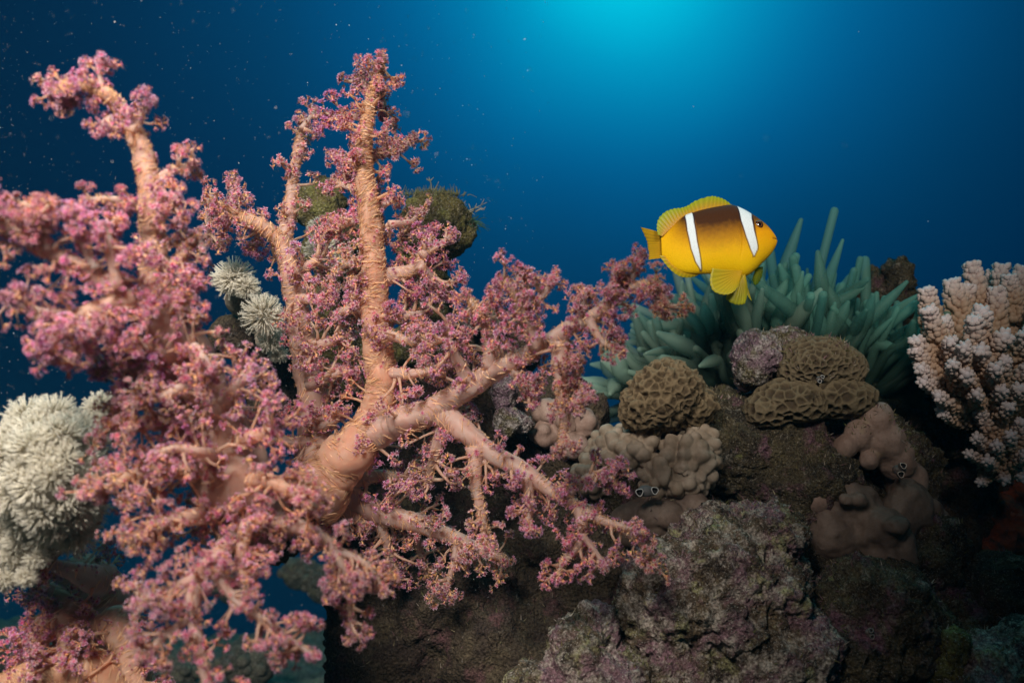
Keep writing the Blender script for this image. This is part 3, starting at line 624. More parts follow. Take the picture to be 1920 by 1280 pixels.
sbB([(705, 620, .66, 15), (770, 640, .63, 11), (810, 630, .62, 6)], dens=2.3, tl=.95)
sbB([(715, 700, .66, 16), (775, 700, .63, 12), (830, 690, .62, 8), (860, 680, .62, 5)], dens=2.0, tl=.95)
sbB([(700, 600, .66, 13), (760, 590, .64, 10), (800, 585, .63, 6)], dens=1.7, tl=.9)
sbB([(590, 800, .69, 16), (620, 790, .66, 12), (650, 770, .65, 7)], dens=2.4, tl=.95)
sbB([(585, 830, .69, 18), (540, 830, .66, 13), (505, 820, .65, 8)], dens=2.2, tl=1.0)
sbB([(672, 830, .67, 50), (715, 805, .665, 50), (790, 780, .65, 46), (850, 745, .64, 40), (920, 700, .62, 34), (985, 665, .60, 31), (1055, 622, .58, 28), (1115, 590, .57, 22), (1170, 550, .56, 15), (1220, 528, .55, 10), (1245, 545, .545, 6)], dens=1.15, spic=.8, tl=.85, name='arm')
sbB([(1180, 545, .56, 9), (1190, 505, .555, 7), (1205, 478, .55, 4)], dens=2.3, tl=.65)
sbB([(1225, 530, .55, 7), (1248, 560, .545, 6), (1250, 590, .545, 4)], dens=3.0, tl=.65)
sbB([(1130, 575, .57, 8), (1150, 530, .565, 6), (1160, 505, .56, 4)], dens=2.0, tl=.6)
sbB([(1090, 600, .575, 8), (1095, 560, .57, 6), (1105, 545, .57, 4)], dens=2.0, tl=.65)
sbB([(1105, 600, .57, 12), (1128, 640, .56, 9), (1165, 662, .555, 5)], dens=1.6, tl=.65)
sbB([(1140, 580, .57, 8), (1150, 610, .565, 6), (1155, 625, .565, 4)], dens=2.2, tl=.65)
sbB([(1010, 650, .59, 22), (985, 590, .58, 17), (960, 545, .57, 12), (940, 520, .57, 6)], dens=1.6, tl=.85, spic=1.2)
sbB([(985, 590, .58, 13), (1020, 550, .575, 10), (1040, 520, .57, 6)], dens=1.8, tl=.8)
sbB([(975, 560, .58, 10), (990, 525, .575, 8), (985, 508, .57, 5)], dens=2.2, tl=.75)
sbB([(920, 690, .62, 20), (915, 620, .61, 16), (895, 580, .60, 12), (870, 550, .60, 6)], dens=1.2, tl=.8, spic=1.2)
sbB([(905, 600, .605, 9), (920, 560, .60, 7), (935, 530, .595, 4)], dens=1.8, tl=.75)
sbB([(880, 720, .63, 18), (850, 660, .62, 13), (835, 620, .62, 8), (845, 600, .62, 5)], dens=1.9, tl=.85)
sbB([(1050, 640, .58, 22), (1050, 710, .575, 17), (1060, 775, .57, 14), (1050, 850, .565, 9)], dens=1.15, tl=.85, spic=1.0)
sbB([(1058, 730, .575, 10), (1085, 700, .57, 8), (1080, 680, .57, 5)], dens=1.8, tl=.7)
sbB([(1055, 765, .57, 10), (1090, 750, .565, 8), (1112, 745, .56, 5)], dens=2.0, tl=.7)
sbB([(960, 680, .61, 14), (980, 720, .60, 11), (1000, 750, .60, 7)], dens=2.0, tl=.9)
sbB([(745, 795, .66, 44), (800, 775, .65, 42), (850, 790, .64, 40), (910, 840, .63, 34), (1000, 895, .62, 26), (1075, 945, .61, 20), (1130, 975, .60, 15), (1210, 1000, .59, 8)], dens=1.1, spic=.6, tl=.85, name='arm')
sbB([(1085, 945, .61, 15), (1090, 1010, .60, 13), (1055, 1055, .595, 9), (1043, 1085, .59, 5)], dens=1.4, tl=.8)
sbB([(1088, 1000, .60, 9), (1120, 1040, .595, 7), (1135, 1060, .59, 4)], dens=1.4, tl=.75)
sbB([(1160, 985, .60, 11), (1210, 1025, .595, 9), (1218, 1065, .59, 5)], dens=1.7, tl=.8)
sbB([(1060, 930, .61, 12), (1110, 890, .605, 10), (1150, 900, .60, 7), (1170, 920, .60, 4)], dens=1.8, tl=.8)
sbB([(890, 840, .63, 20), (892, 910, .62, 14), (905, 970, .615, 11), (912, 1020, .61, 6)], dens=1.3, tl=.8)
sbB([(985, 890, .62, 14), (995, 950, .61, 10), (985, 985, .605, 5)], dens=1.5, tl=.8)
sbB([(830, 800, .64, 18), (810, 870, .63, 12), (800, 910, .62, 6)], dens=1.9, tl=.9)
sbB([(610, 900, .67, 34), (650, 930, .68, 32), (720, 965, .69, 28), (800, 985, .69, 24), (880, 1020, .69, 16), (950, 1050, .69, 8)], dens=1.2, spic=.5, tl=.9)
sbB([(770, 975, .69, 16), (785, 1020, .685, 11), (800, 1075, .68, 6)], dens=1.5, tl=.9)
sbB([(860, 1010, .69, 14), (850, 1060, .685, 9), (830, 1110, .68, 5)], dens=1.4, tl=.9)
sbB([(700, 960, .68, 16), (730, 1030, .67, 11), (745, 1090, .665, 6)], dens=1.5, tl=.9)
sbB([(660, 900, .68, 20), (720, 890, .66, 14), (770, 900, .65, 8)], dens=2.2, tl=.95)
sbB([(620, 940, .68, 22), (650, 960, .65, 16), (690, 990, .64, 9)], dens=1.9, tl=.95)
# --- lower-left colony behind
oC = at(150, 1200, .64)
Cc = empty('soft_coral', tuple(oC), 'orange-trunked soft coral low in the left corner beneath the white pulse coral', 'soft coral', 'pink soft corals')
def sbC(c, **k): return soft_branch(Cc, oC, c, **k)
sbC([(230, 1330, .64, 50), (215, 1210, .64, 52), (180, 1120, .63, 54), (150, 1080, .62, 40)], dens=.5, warm=.5, spic=1.2, tl=.8, name='stem', tuft=False)
sbC([(190, 1090, .60, 24), (150, 1075, .58, 18), (110, 1062, .57, 12), (75, 1050, .56, 7)], dens=1.4, tl=.75, spic=.4)
sbC([(140, 1130, .60, 34), (95, 1170, .59, 26), (65, 1210, .58, 14), (40, 1235, .58, 7)], dens=1.8, tl=.85, warm=.4)
sbC([(120, 1150, .59, 22), (130, 1200, .575, 16), (110, 1250, .57, 9)], dens=2.4, tl=.9, warm=.4)
sbC([(200, 1160, .60, 26), (240, 1220, .59, 20), (260, 1300, .58, 14)], dens=1.3, tl=.9, warm=.4)
sbC([(210, 1280, .60, 40), (120, 1255, .58, 34), (40, 1275, .57, 26), (-30, 1300, .56, 18)], dens=.7, tl=.9, warm=.7, spic=2.0)
sbC([(100, 1120, .60, 20), (75, 1105, .59, 14), (60, 1130, .585, 8)], dens=2.2, tl=.85)

# ------------------------------------------------------------------ white pulse corals
def pompom_mesh(n, seed, hemi=-.35):
    r = np.random.default_rng(seed); mb = MB()
    k = np.arange(n) + .5; z = 1 - (1 - hemi) * k / n; ph = k * 2.39996; q = np.sqrt(1 - z * z)
    D = np.stack([q * np.cos(ph), q * np.sin(ph), z], 1); D = unit(D + .12 * r.normal(size=D.shape))
    v, f = ICO[2]; mb.add(v * .42, None, f, (.74, .69, .58))
    for d in D:
        bend = unit(np.cross(d, r.normal(size=3))) * r.uniform(0, .2); l = r.uniform(.62, 1.15); side = unit(np.cross(d, r.normal(size=3)))
        P = np.array([d * .35, d * (.35 + .33 * l) + bend * .3, d * (.3 + .7 * l) + bend]); w = .022
        c0, c1 = np.array((.80, .75, .63)), np.array((.91, .88, .79))
        mb.tube(P, [w, w * 1.25, w * .5], 4, np.array([c0, (c0 + c1) / 2, c1]), cap=False)
        for s_ in (-1, 1):    # pinnules feathering the tentacle
            for u in (.45, .7, .9):
                b = P[1] * (1 - u) + P[2] * u if u > .5 else P[0] * (1 - u * 2) + P[1] * u * 2
                e = b + side * s_ * .10 + d * .06
                o_ = np.cross(d, side) * .02
                mb.add([b - d * .025, b + d * .025, b + o_, e], None, [(0, 1, 3), (1, 2, 3), (2, 0, 3)], c1)
    return mb.mesh('polyp', smooth=True)
PM = [pompom_mesh(240, s) for s in range(3)]
for p_ in PM: p_.materials.append(M_white)
def pulse_colony(label, heads, base_blobs, gname='white pulse corals', cat='soft coral'):
    o = base_of(base_blobs); e = empty('pulse_coral', tuple(o), label, cat, gname)
    mbm = blob_mesh('base', base_blobs, .003, smoothish(.002), o); link('base', mbm, M_white_base, e)
    for k, (px, py, d, r) in enumerate(heads):
        h = bpy.data.objects.new('polyp_head', PM[k % 3]); COL.objects.link(h); h.parent = e
        c = at(px, py, d); h.location = tuple(c - o); s_ = r * K * d; h.scale = (s_ * random.uniform(.85, 1.15), s_ * random.uniform(.85, 1.15), s_ * random.uniform(.75, 1.1))
        bc = np.mean([at(b[0], b[1], b[2]) for b in base_blobs], 0); dv = unit((c - bc)[None])[0] - FW * .25 + UP * .15
        h.rotation_euler = (Vector(dv).to_track_quat('Z', 'Y').to_matrix() @ Matrix.Rotation(random.uniform(0, 6), 3, 'Z')).to_euler()
    return e
m = NM('pulse_coral_base'); c = m.mix(m.ramp(m.noise(120, 4), .3, .7), (.16, .12, .09), (.40, .35, .27)); M_white_base = m.done(c, .8, .1, m.bump(m.noise(300, 4), .6, .002))
hd = []
for k in range(30):
    rr = math.sqrt((k + .5) / 30); a = k * 2.39996
    px, py = 82 + 104 * rr * math.cos(a), 895 + 128 * rr * math.sin(a)
    py += (px - 82) * -.12
    hd.append((px + rng.normal() * 5, py + rng.normal() * 5, .545 - .05 * (1 - rr ** 2) + rng.uniform(-.008, .004), rng.uniform(38, 50)))
for px, py in ((20, 1040), (50, 1080), (10, 1085), (70, 1045), (-10, 1000), (35, 1010)): hd.append((px, py, .525, rng.uniform(26, 34)))
pulse_colony('big cream-white pulse coral mound at the left edge', hd, [(85, 900, .56, 92, 110, 70), (40, 1000, .56, 70, 90, 60), (130, 950, .57, 60, 80, 60)])
pulse_colony('small white pulse coral tuft left of the near stem, above the big cream mound', [(185, 765, .56, 34), (230, 752, .57, 26), (205, 785, .555, 28), (165, 790, .555, 26)], [(195, 785, .575, 30, 24, 26), (220, 800, .58, 34, 30, 30)])
pulse_colony('white pulse coral tuft against blue water above the dark rock lump', [(438, 522, .735, 38), (462, 538, .73, 26), (424, 528, .735, 24)], [(455, 555, .78, 34, 36, 34), (480, 590, .79, 30, 40, 34)])
pulse_colony('round white pulse coral pompom on the dark rock lump', [(495, 592, .715, 40), (508, 638, .725, 26), (522, 662, .735, 22)], [(505, 625, .775, 30, 40, 30)])
pulse_colony('grey-white drooping pulse coral tuft behind the tall centre stem', [(610, 470, .80, 36), (595, 425, .81, 20), (640, 490, .80, 26)], [(620, 485, .83, 30, 36, 30)])

# ------------------------------------------------------------------ sea anemone
def anemone():
    C0 = at(1445, 760, .97); s = K * .97
    e = empty('sea_anemone', tuple(C0), 'large green bubble-tip sea anemone with swaying fingers below the fish', 'sea anemone')
    rx, ry, rz = 255 * s, 104 * s, 150 * s
    v, f = ICO[4]; mb = MB()
    col = np.array([.10, .12, .075])
    mb.add(v[:, :1] * rx * 1.0 * RT + v[:, 1:2] * rz * FW + v[:, 2:] * ry * UP, None, f, col); link('oral_disc', mb.mesh('oral_disc'), M_anem, e)
    items = []; n = 560
    rest = MB()
    for k in range(n):
        ux = rng.uniform(-1, 1); dz = rng.uniform(-1, 1)
        if ux * ux + dz * dz > 1.05: continue
        h = 1 - .75 * ux * ux - .3 * dz * dz
        p = RT * ux * 262 * s + UP * (116 * h - 20) * s + FW * dz * 150 * s
        dr = unit((UP * (.95 - .75 * abs(ux) ** 3) + RT * ux * .95 - FW * (.12 - .45 * dz) + .24 * rng.normal(size=3))[None])[0]
        if abs(ux) > .8 and rng.random() < .5: dr = unit((dr - UP * .5)[None])[0]
        d = np.array([ux, dz, h])
        Lt = rng.uniform(90, 160) * s * (1 - .15 * abs(ux)); cv = .36 * Lt * rng.normal(size=3)
        P = spline([p - dr * .01, p + dr * Lt * .33 + cv * .35, p + dr * Lt * .66 + cv * .2, p + dr * Lt + cv * .75 + UP * .06 * Lt], 13); t = np.linspace(0, 1, 13)
        r0 = rng.uniform(7.5, 11.5) * s * (1 if rng.random() < .7 else .75); nip = rng.random() < .6
        bulb = np.exp(-((t - .78) / .12) ** 2) * rng.uniform(.15, .6) * nip; pr = (1.08 - .30 * t + bulb)
        if nip: pr = pr * np.where(t > .9, 1 - (t - .9) / .1 * .5, 1)
        bc, tc_ = np.array([.035, .075, .055]), (np.array([.38, .54, .43]) if ux < -.2 else np.array([.20, .46, .37])) * rng.uniform(.75, 1.15)  # strobe light painted into paler left tips, some shade into dark green roots
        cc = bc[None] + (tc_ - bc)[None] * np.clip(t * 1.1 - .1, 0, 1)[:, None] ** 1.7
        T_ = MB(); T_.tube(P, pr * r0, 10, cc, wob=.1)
        items.append((d[1] * 1.0 - d[2] * .3 - .2 * abs(d[0]), T_))
    items.sort(key=lambda q: q[0])
    for kx, (_, T_) in enumerate(items):
        if kx < 100: link('tentacle', T_.mesh('tentacle'), M_anem, e)
        else:
            b = rest.n
            for vv, cc in zip(T_.v, T_.c): rest.v.append(vv); rest.c.append(cc)
            rest.q += [x + b for x in T_.q]; rest.t += [x + b for x in T_.t]; rest.n += T_.n
    o = link('tentacles', rest.mesh('tentacles'), M_anem, e); o['kind'] = 'stuff'
anemone()

# ------------------------------------------------------------------ staghorn coral
def staghorn(label, base, tips, d0, seed, gname, thick=1.0):
    r = np.random.default_rng(seed); o = at(base[0], base[1], base[2])
    e = empty('staghorn_coral', tuple(o), label, 'coral', gname); v, f = ICO[1]
    brown, pale = np.array([.42, .27, .18]), np.array([.76, .67, .70])
    for (sx, sy, sd, tx, ty, td, rad) in tips:
        P = spline([(sx, sy, sd, rad * 1.25), ((sx + tx) / 2 + r.uniform(-6, 6), (sy + ty) / 2 + r.uniform(-4, 8), (sd + td) / 2, rad), (tx, ty, td, rad * .62)], 16)
        C = at(P[:, 0], P[:, 1], P[:, 2]); s = K * P[:, 2]; rr = P[:, 3] * s * .95 * thick; T, N, B = frames(C); t = np.linspace(0, 1, 16)
        g_ = np.clip((t - .6) / .4, 0, 1)[:, None] ** 1.3; mb = MB(); mb.tube(C, rr, 10, brown * (1 - g_) + pale * g_, wob=.12)
        n = int(np.linalg.norm([tx - sx, ty - sy]) * 1.15 + 26)
        for k in range(n):
            u = (k + r.uniform(0, 1)) / n; i = min(15, int(u * 15.99)); a = k * 2.39996 + r.uniform(-.3, .3)
            rd = N[i] * math.cos(a) + B[i] * math.sin(a); kn = rad * .40 * s[i] * r.uniform(.75, 1.25) * (1.15 - .2 * u)
            ax = unit((rd + T[i] * .8)[None])[0]; c = C[i] + T[i] * (rr[i] * .3) * r.uniform(-1, 1) + rd * (rr[i] * 1.05)
            vv = v * kn; vv = vv + ax * ((vv @ ax) * .65)[:, None]
            gg = float(np.clip((u - .55) / .45, 0, 1)) ** 1.2; kc = brown * 1.1 * (1 - gg) + pale * gg
            h = np.clip((v @ ax), 0, 1)[:, None]; mb.add(c + vv, None, f, kc * (1 - .35 * h) + np.array([.60, .44, .34]) * .35 * h)
        link('branch', mb.mesh('branch', o), M_stag, e)
    return e
TI = []
def fan(sx, sy, sd, tx, ty, td, rad): TI.append((sx, sy, sd, tx, ty, td, rad))
for a in [(1765, 650, .84, 1738, 545, .83, 15), (1800, 640, .85, 1785, 530, .85, 16), (1850, 640, .86, 1822, 498, .87, 15), (1790, 600, .86, 1815, 538, .86, 13),
          (1860, 660, .85, 1870, 545, .85, 15), (1880, 640, .88, 1878, 502, .89, 14), (1905, 640, .88, 1916, 505, .90, 14), (1900, 600, .87, 1893, 520, .87, 12), (1860, 620, .9, 1862, 512, .91, 13),
          (1770, 700, .81, 1742, 582, .78, 15), (1760, 690, .80, 1718, 638, .78, 13), (1770, 720, .80, 1716, 656, .78, 13), (1790, 700, .80, 1782, 640, .76, 13),
          (1830, 690, .81, 1843, 585, .77, 17), (1830, 700, .80, 1828, 600, .76, 15), (1850, 690, .80, 1885, 630, .76, 15), (1800, 720, .79, 1808, 650, .74, 13), (1800, 730, .79, 1786, 682, .74, 12),
          (1900, 690, .82, 1925, 625, .78, 15), (1930, 690, .84, 1950, 560, .84, 16), (1840, 720, .80, 1868, 690, .74, 13), (1860, 740, .80, 1886, 675, .76, 12), (1780, 740, .81, 1726, 690, .77, 12),
          (1800, 760, .81, 1730, 715, .77, 12), (1810, 770, .81, 1758, 742, .76, 12), (1850, 760, .81, 1880, 730, .76, 12), (1880, 770, .82, 1912, 728, .78, 12), (1820, 790, .82, 1765, 772, .78, 11), (1820, 740, .80, 1812, 702, .74, 13),
          (1850, 720, .80, 1838, 655, .75, 14), (1790, 680, .82, 1768, 600, .80, 14), (1890, 730, .82, 1930, 690, .78, 13), (1830, 760, .80, 1830, 738, .75, 12), (1870, 780, .81, 1890, 760, .77, 12)]: fan(*a)
staghorn('tan staghorn coral with knobbly lilac-white tips at the right edge', (1850, 800, .86), TI, .82, 3, 'staghorn corals')
rock('dead_coral', 'brown dead coral foot under the lilac-tipped staghorn coral', 'coral rock', [(1830, 740, .87, 62, 70, 50), (1890, 740, .88, 60, 80, 50), (1800, 800, .88, 50, 60, 50), (1850, 690, .89, 60, 60, 44)], M_rock, R(.006, 1.3), .0026)
TI = []
for a in [(1870, 840, .82, 1835, 770, .79, 12), (1880, 840, .82, 1875, 760, .79, 12), (1890, 860, .82, 1915, 790, .79, 12), (1870, 850, .81, 1830, 820, .77, 11), (1890, 860, .81, 1895, 815, .76, 11),
          (1880, 870, .81, 1850, 862, .77, 11), (1890, 870, .81, 1925, 850, .77, 11), (1880, 880, .82, 1885, 900, .78, 10), (1860, 860, .82, 1815, 850, .78, 10), (1870, 870, .81, 1868, 832, .76, 11), (1850, 880, .82, 1838, 905, .79, 9), (1900, 880, .82, 1915, 895, .79, 10)]: fan(*a)
staghorn('dull tan branching coral under the lilac-tipped staghorn, no white tips', (1880, 900, .84), TI, .8, 5, 'staghorn corals', .95)

# ------------------------------------------------------------------ sea squirts: paired siphons with pale rims
def squirt(label, px, py, d, r, tilt, rim=(.62, .62, .60), body=(.10, .08, .07), gap=2.2):
    c = at(px, py, d); s = K * d * r; e = empty('sea_squirt', tuple(c), label, 'sea squirt', 'sea squirts')
    mb = MB(); v, f = ICO[3]; vv = v * np.array([2.0, 1.2, 1.5]) * (1 + .1 * noise3(v * 2))[:, None]
    mb.add(vv * s + FW * s * .6, None, f, body); link('body', mb.mesh('body'), M_squirt, e)
    ax = RT * math.cos(tilt) + UP * math.sin(tilt)
    for sg in (-.5, .5):
        p = ax * sg * gap * s - FW * s * .35; dr = unit((-FW + ax * sg * .5 + UP * .3)[None])[0]; T = MB()
        prof = [(0, 1.15), (.5, .95), (.85, .95), (1.0, .96), (1.03, .86), (.9, .72), (.5, .64), (.1, .5)]; cols = [body, body, body, rim, rim, (.06, .05, .05), (.01, .01, .01), (.005, .005, .005)]
        # lathe around dr
        C = np.array([p + dr * s * a for a, _ in prof]); Mx = rot_to(dr[None], np.zeros(1))[0]; th = np.linspace(0, 2 * np.pi, 14, endpoint=False); V = []
        wv = 1 + .12 * np.sin(th * 3 + sg)
        for (a, rd) in prof: V.append(p + dr * s * a + (np.cos(th)[:, None] * Mx[:, 0] + np.sin(th)[:, None] * Mx[:, 1]) * (rd * s * wv)[:, None])
        V = np.vstack(V); i = np.arange(len(prof) - 1)[:, None] * 14; j = np.arange(14)[None]; j2 = (j + 1) % 14
        qd = np.stack(np.broadcast_arrays(i + j, i + j2, i + 14 + j2, i + 14 + j), -1).reshape(-1, 4)
        T.add(V, qd, [[len(V) - 14 + a_ for a_ in (0, k, k + 1)] for k in range(1, 13)], np.repeat(np.array(cols, float), 14, 0)); link('siphon', T.mesh('siphon'), M_squirt, e)
squirt('white-rimmed pair of siphons at the foot of the cream lobe coral', 1212, 921, .70, 7.5, .12, gap=3.4, body=(.12, .12, .12))
squirt('upright pair of pale siphons on the flank of the pinkish leather coral', 1688, 881, .72, 6.5, 1.3, rim=(.6, .5, .42))
squirt('tiny white-ringed pair of siphons between the two middle honeycomb corals', 1538, 711, .715, 3.8, 1.0)
squirt('dark pair of siphons with thin rims on the pitted crusted boulder', 1474, 1085, .655, 5, 1.2, rim=(.42, .38, .32))
squirt('pair of grey siphons low on the shaded reef slope', 1632, 1186, .605, 4.5, 1.75, rim=(.42, .40, .36))

# ------------------------------------------------------------------ algae tufts on the dark knob
def algae(label, px, py, d, n, spread, Ln, colr, up=True, name='algae_tuft'):
    c = at(px, py, d); s = K * d; mb = MB()
    for k in range(n):
        p = c + RT * rng.normal() * spread * s + FW * rng.normal() * spread * .5 * s
        dr = unit((UP * 1.0 + .5 * rng.normal(size=3))[None])[0] if up is True else unit((np.array(up) + .35 * rng.normal(size=3))[None])[0]
        l = Ln * s * rng.uniform(.5, 1.1); P = spline([p, p + dr * l * .5 + rng.normal(size=3) * l * .1, p + dr * l + rng.normal(size=3) * l * .2], 6)
        mb.tube(P, np.linspace(1.6, .5, 6) * s * (1 if n < 9 else .6), 5, colr)
        if n < 9:
            for q in range(3):
                b = P[rng.integers(2, 5)]; mb.tube(spline([b, b + unit((dr + rng.normal(size=3) * .8)[None])[0] * l * .3], 3), np.array([.9, .7, .4]) * s, 4, colr)
    tag(link(name, mb.mesh(name, c), M_algae, None, tuple(c)), label, 'algae')
algae('pale branched algae sprig sticking straight up from the dark rock knob', 812, 362, .89, 2, 4, 42, (.42, .38, .24), name='algae_sprig')
algae('thin pale algae sprigs leaning out from the right side of the dark rock knob', 872, 398, .89, 4, 8, 40, (.42, .38, .26), up=tuple(RT * .8 + UP * .7), name='algae_sprig')
algae('fuzzy olive algae turf over the top of the dark rock knob', 815, 368, .89, 260, 24, 16, (.22, .22, .10))
algae('fuzzy green algae turf on the right flank of the dark rock knob', 868, 415, .90, 160, 12, 26, (.08, .16, .09), up=tuple(RT * .6 - UP * .2 - FW * .2))

# ------------------------------------------------------------------ anemonefish
def fish():
    D = .74; U = 300 / 1477.0      # crop pixel -> photo pixel
    s = K * D * U; c0 = at(1180 + 760 * U, 340 + 540 * U, D)
    def F(x, y, dep=0): return np.array([(x - 760) * s, 0, (540 - y) * s]) + np.array([0, dep * s, 0])
    top = np.array([(300, 492), (350, 452), (420, 385), (500, 315), (600, 272), (720, 238), (850, 212), (960, 200), (1000, 212), (1060, 240), (1130, 285), (1200, 337), (1290, 422), (1335, 487), (1352, 522), (1366, 550)], float)
    bot = np.array([(300, 688), (350, 748), (420, 816), (500, 856), (600, 868), (720, 866), (850, 872), (960, 890), (1000, 898), (1060, 886), (1130, 843), (1200, 775), (1270, 708), (1315, 655), (1345, 605), (1366, 550)], float)
    nx, nt_ = 240, 96; xs = 300 + 1066 * (1 - (1 - np.linspace(0, 1, nx)) ** 1.25) 
    def sm(x, y, q):  # smooth monotone-ish interpolation
        from numpy.polynomial import polynomial
        dx = np.gradient(y, x); i = np.clip(np.searchsorted(x, q) - 1, 0, len(x) - 2); h = x[i + 1] - x[i]; t = (q - x[i]) / h
        return (2 * t ** 3 - 3 * t ** 2 + 1) * y[i] + (t ** 3 - 2 * t ** 2 + t) * h * dx[i] + (-2 * t ** 3 + 3 * t ** 2) * y[i + 1] + (t ** 3 - t ** 2) * h * dx[i + 1]
    yt, yb = sm(top[:, 0], top[:, 1], xs), sm(bot[:, 0], bot[:, 1], xs)
    k5 = np.ones(7) / 7; pad = lambda a: np.convolve(np.pad(a, 3, 'edge'), k5, 'valid')
    yt[:-8], yb[:-8] = pad(yt)[:-8], pad(yb)[:-8]
    wx = np.array([300, 420, 600, 800, 980, 1120, 1240, 1320, 1352, 1366.]); ww = np.array([26, 62, 118, 150, 160, 150, 112, 66, 34, 4.]); w = np.maximum(sm(wx, ww, xs), 3)
    th = np.linspace(0, 2 * np.pi, nt_, endpoint=False)
    cy, hy = (yt + yb) / 2, (yb - yt) / 2
    sn, cs = np.sin(th), np.cos(th)
    Y = cy[:, None] - hy[:, None] * np.sign(cs) * np.abs(cs) ** .92; Zd = -w[:, None] * np.sign(sn) * np.abs(sn) ** 1.15; X = xs[:, None] * np.ones(nt_)
    bend = np.clip((560 - X) / 300, 0, 1) ** 2 * 60; Zd = Zd + bend     # tail swings away
    # mouth slit and gill edge
    mc = 546 - (1350 - X) * .02 + ((1350 - X) / 60).clip(0, 1) * 6; g1 = np.exp(-((Y - mc) / 5) ** 2) * np.clip((X - 1292) / 12, 0, 1) * np.clip((1375 - X) / 8, 0, 1)
    X = X - g1 * 5; Zd = Zd * (1 - .16 * g1)
    gx = 985 + 45 * np.cos((Y - 560) / 190.) - 30; g2 = np.exp(-((X - gx) / 7) ** 2) * ((Y > 430) & (Y < 760)); Zd = Zd * (1 - .035 * g2)
    V = np.stack([(X - 760) * s, Zd * s, (540 - Y) * s], -1).reshape(-1, 3)
    x, y = X.ravel(), Y.ravel()
    org, yel, brn = np.array([.80, .34, .004]), np.array([.86, .54, .004]), np.array([.060, .021, .006])
    t = np.clip((y - 470) / 330 + .10 * noise3(np.stack([x / 60, y / 60, x * 0], 1)), 0, 1)[:, None]; C = org * (1 - t) + yel * t
    tl = np.clip((560 - x) / 200, 0, 1)[:, None]; C = C * (1 - .5 * tl) + yel * .5 * tl
    # dark saddle between the bars and behind
    lo = np.where(x > 600, 705, 655); f = np.clip((lo + 16 * np.sin(x / 90.) - y) / 300 + .10 * noise3(np.stack([x / 40, y / 18, x * 0 + 5], 1)), 0, 1)
    f = f * np.clip((x - 340) / 150, 0, 1) * np.clip((1135 - x) / 8, 0, 1); f = f ** 1.0
    f2 = np.clip((500 - y + (x - 1200) * -.3) / 150, 0, 1) * np.clip((x - 1100) / 10, 0, 1); f = np.maximum(f, f2 * .92)
    ft = np.clip((300 - y) / 40, 0, 1) * 0; C = C * (1 - f[:, None]) + brn * f[:, None]
    edge = np.clip((18 - np.abs(y - np.repeat(yt, nt_))) / 18, 0, 1) * (x < 960); C = C * (1 - .6 * edge[:, None]) + org * .6 * edge[:, None]
    def band(L_, R_, C):
        L_, R_ = np.array(L_, float), np.array(R_, float)
        xl, xr = np.interp(y, L_[:, 1], L_[:, 0]), np.interp(y, R_[:, 1], R_[:, 0]); y0, y1 = min(L_[0, 1], R_[0, 1]), max(L_[-1, 1], R_[-1, 1])
        dd = np.minimum(np.minimum(x - xl, xr - x), np.minimum(y - y0 + 4, y1 - y + 2) * .8)
        bl = .85 * np.clip((dd + 15) / 11, 0, 1) * (1 - np.clip((dd + 2) / 5, 0, 1)); C = C * (1 - bl[:, None]) + np.array([.012, .010, .03]) * bl[:, None]
        sh = np.clip((dd + 1) / 5, 0, 1)[:, None]; return C * (1 - sh) + np.array([.78, .88, .95]) * sh
    C = band([(560, 255), (532, 275), (518, 330), (520, 480), (545, 660), (585, 780), (632, 842)], [(570, 255), (586, 275), (582, 400), (596, 600), (620, 740), (638, 842)], C)
    C = band([(985, 190), (1000, 225), (1000, 400), (1030, 550), (1070, 680), (1097, 730)], [(1085, 190), (1130, 290), (1105, 370), (1110, 500), (1135, 640), (1136, 672), (1106, 730)], C)
    ml = np.clip(g1.ravel() * 1.2, 0, 1)[:, None]; C = C * (1 - ml * .85) + np.array([.08, .03, .01]) * ml * .85
    i = np.arange(nx - 1)[:, None] * nt_; j = np.arange(nt_)[None]; j2 = (j + 1) % nt_
    q = np.stack(np.broadcast_arrays(i + j, i + nt_ + j, i + nt_ + j2, i + j2), -1).reshape(-1, 4)
    mb = MB(); mb.add(V, q, [[0, k, k + 1] for k in range(1, nt_ - 1)] + [[(nx - 1) * nt_ + a for a in (0, k + 1, k)] for k in range(1, nt_ - 1)], C)
    body = tag(link('anemonefish', mb.mesh('anemonefish'), M_fish, None, tuple(c0)), 'yellow-orange anemonefish with two white bars, swimming right above the anemone', 'fish')
    def fin(name, base, outer, dep0, dep1, cb, ct, rays, edge_c=None, scallop=3.0, nv=14):
        n = rays * 6; B_, O_ = spline([(a, b) for a, b in base], n), spline([(a, b) for a, b in outer], n); u = np.linspace(0, 1, n); v = np.linspace(0, 1, nv)
        rip = np.cos(u * 2 * np.pi * rays); O_ = O_ + (O_ - B_) / (np.linalg.norm(O_ - B_, axis=1, keepdims=True) + 1) * (rip * scallop)[:, None]
        P = B_[:, None] * (1 - v)[None, :, None] + O_[:, None] * v[None, :, None]
        dep = dep0 + (dep1 - dep0) * v[None, :] ** 1.3 + 2.2 * rip[:, None] * np.sin(v * np.pi)[None] + 8 * np.sin(u * 5)[:, None] * v[None] ** 2
        thk = 2.6 * (1 - .85 * v)[None] * (1 + .35 * rip[:, None])
        k_ = np.clip(rip, -.4, 1)[:, None, None] * .5 + .5
        Cc_ = (np.array(cb)[None, None] * (1 - v[None, :, None]) + np.array(ct)[None, None] * v[None, :, None]) * (.76 + .24 * k_)
        if edge_c is not None:
            ee = np.clip((v - .86) / .1, 0, 1)[None, :, None]; Cc_ = Cc_ * (1 - ee) + np.array(edge_c) * ee
        mbf = MB()
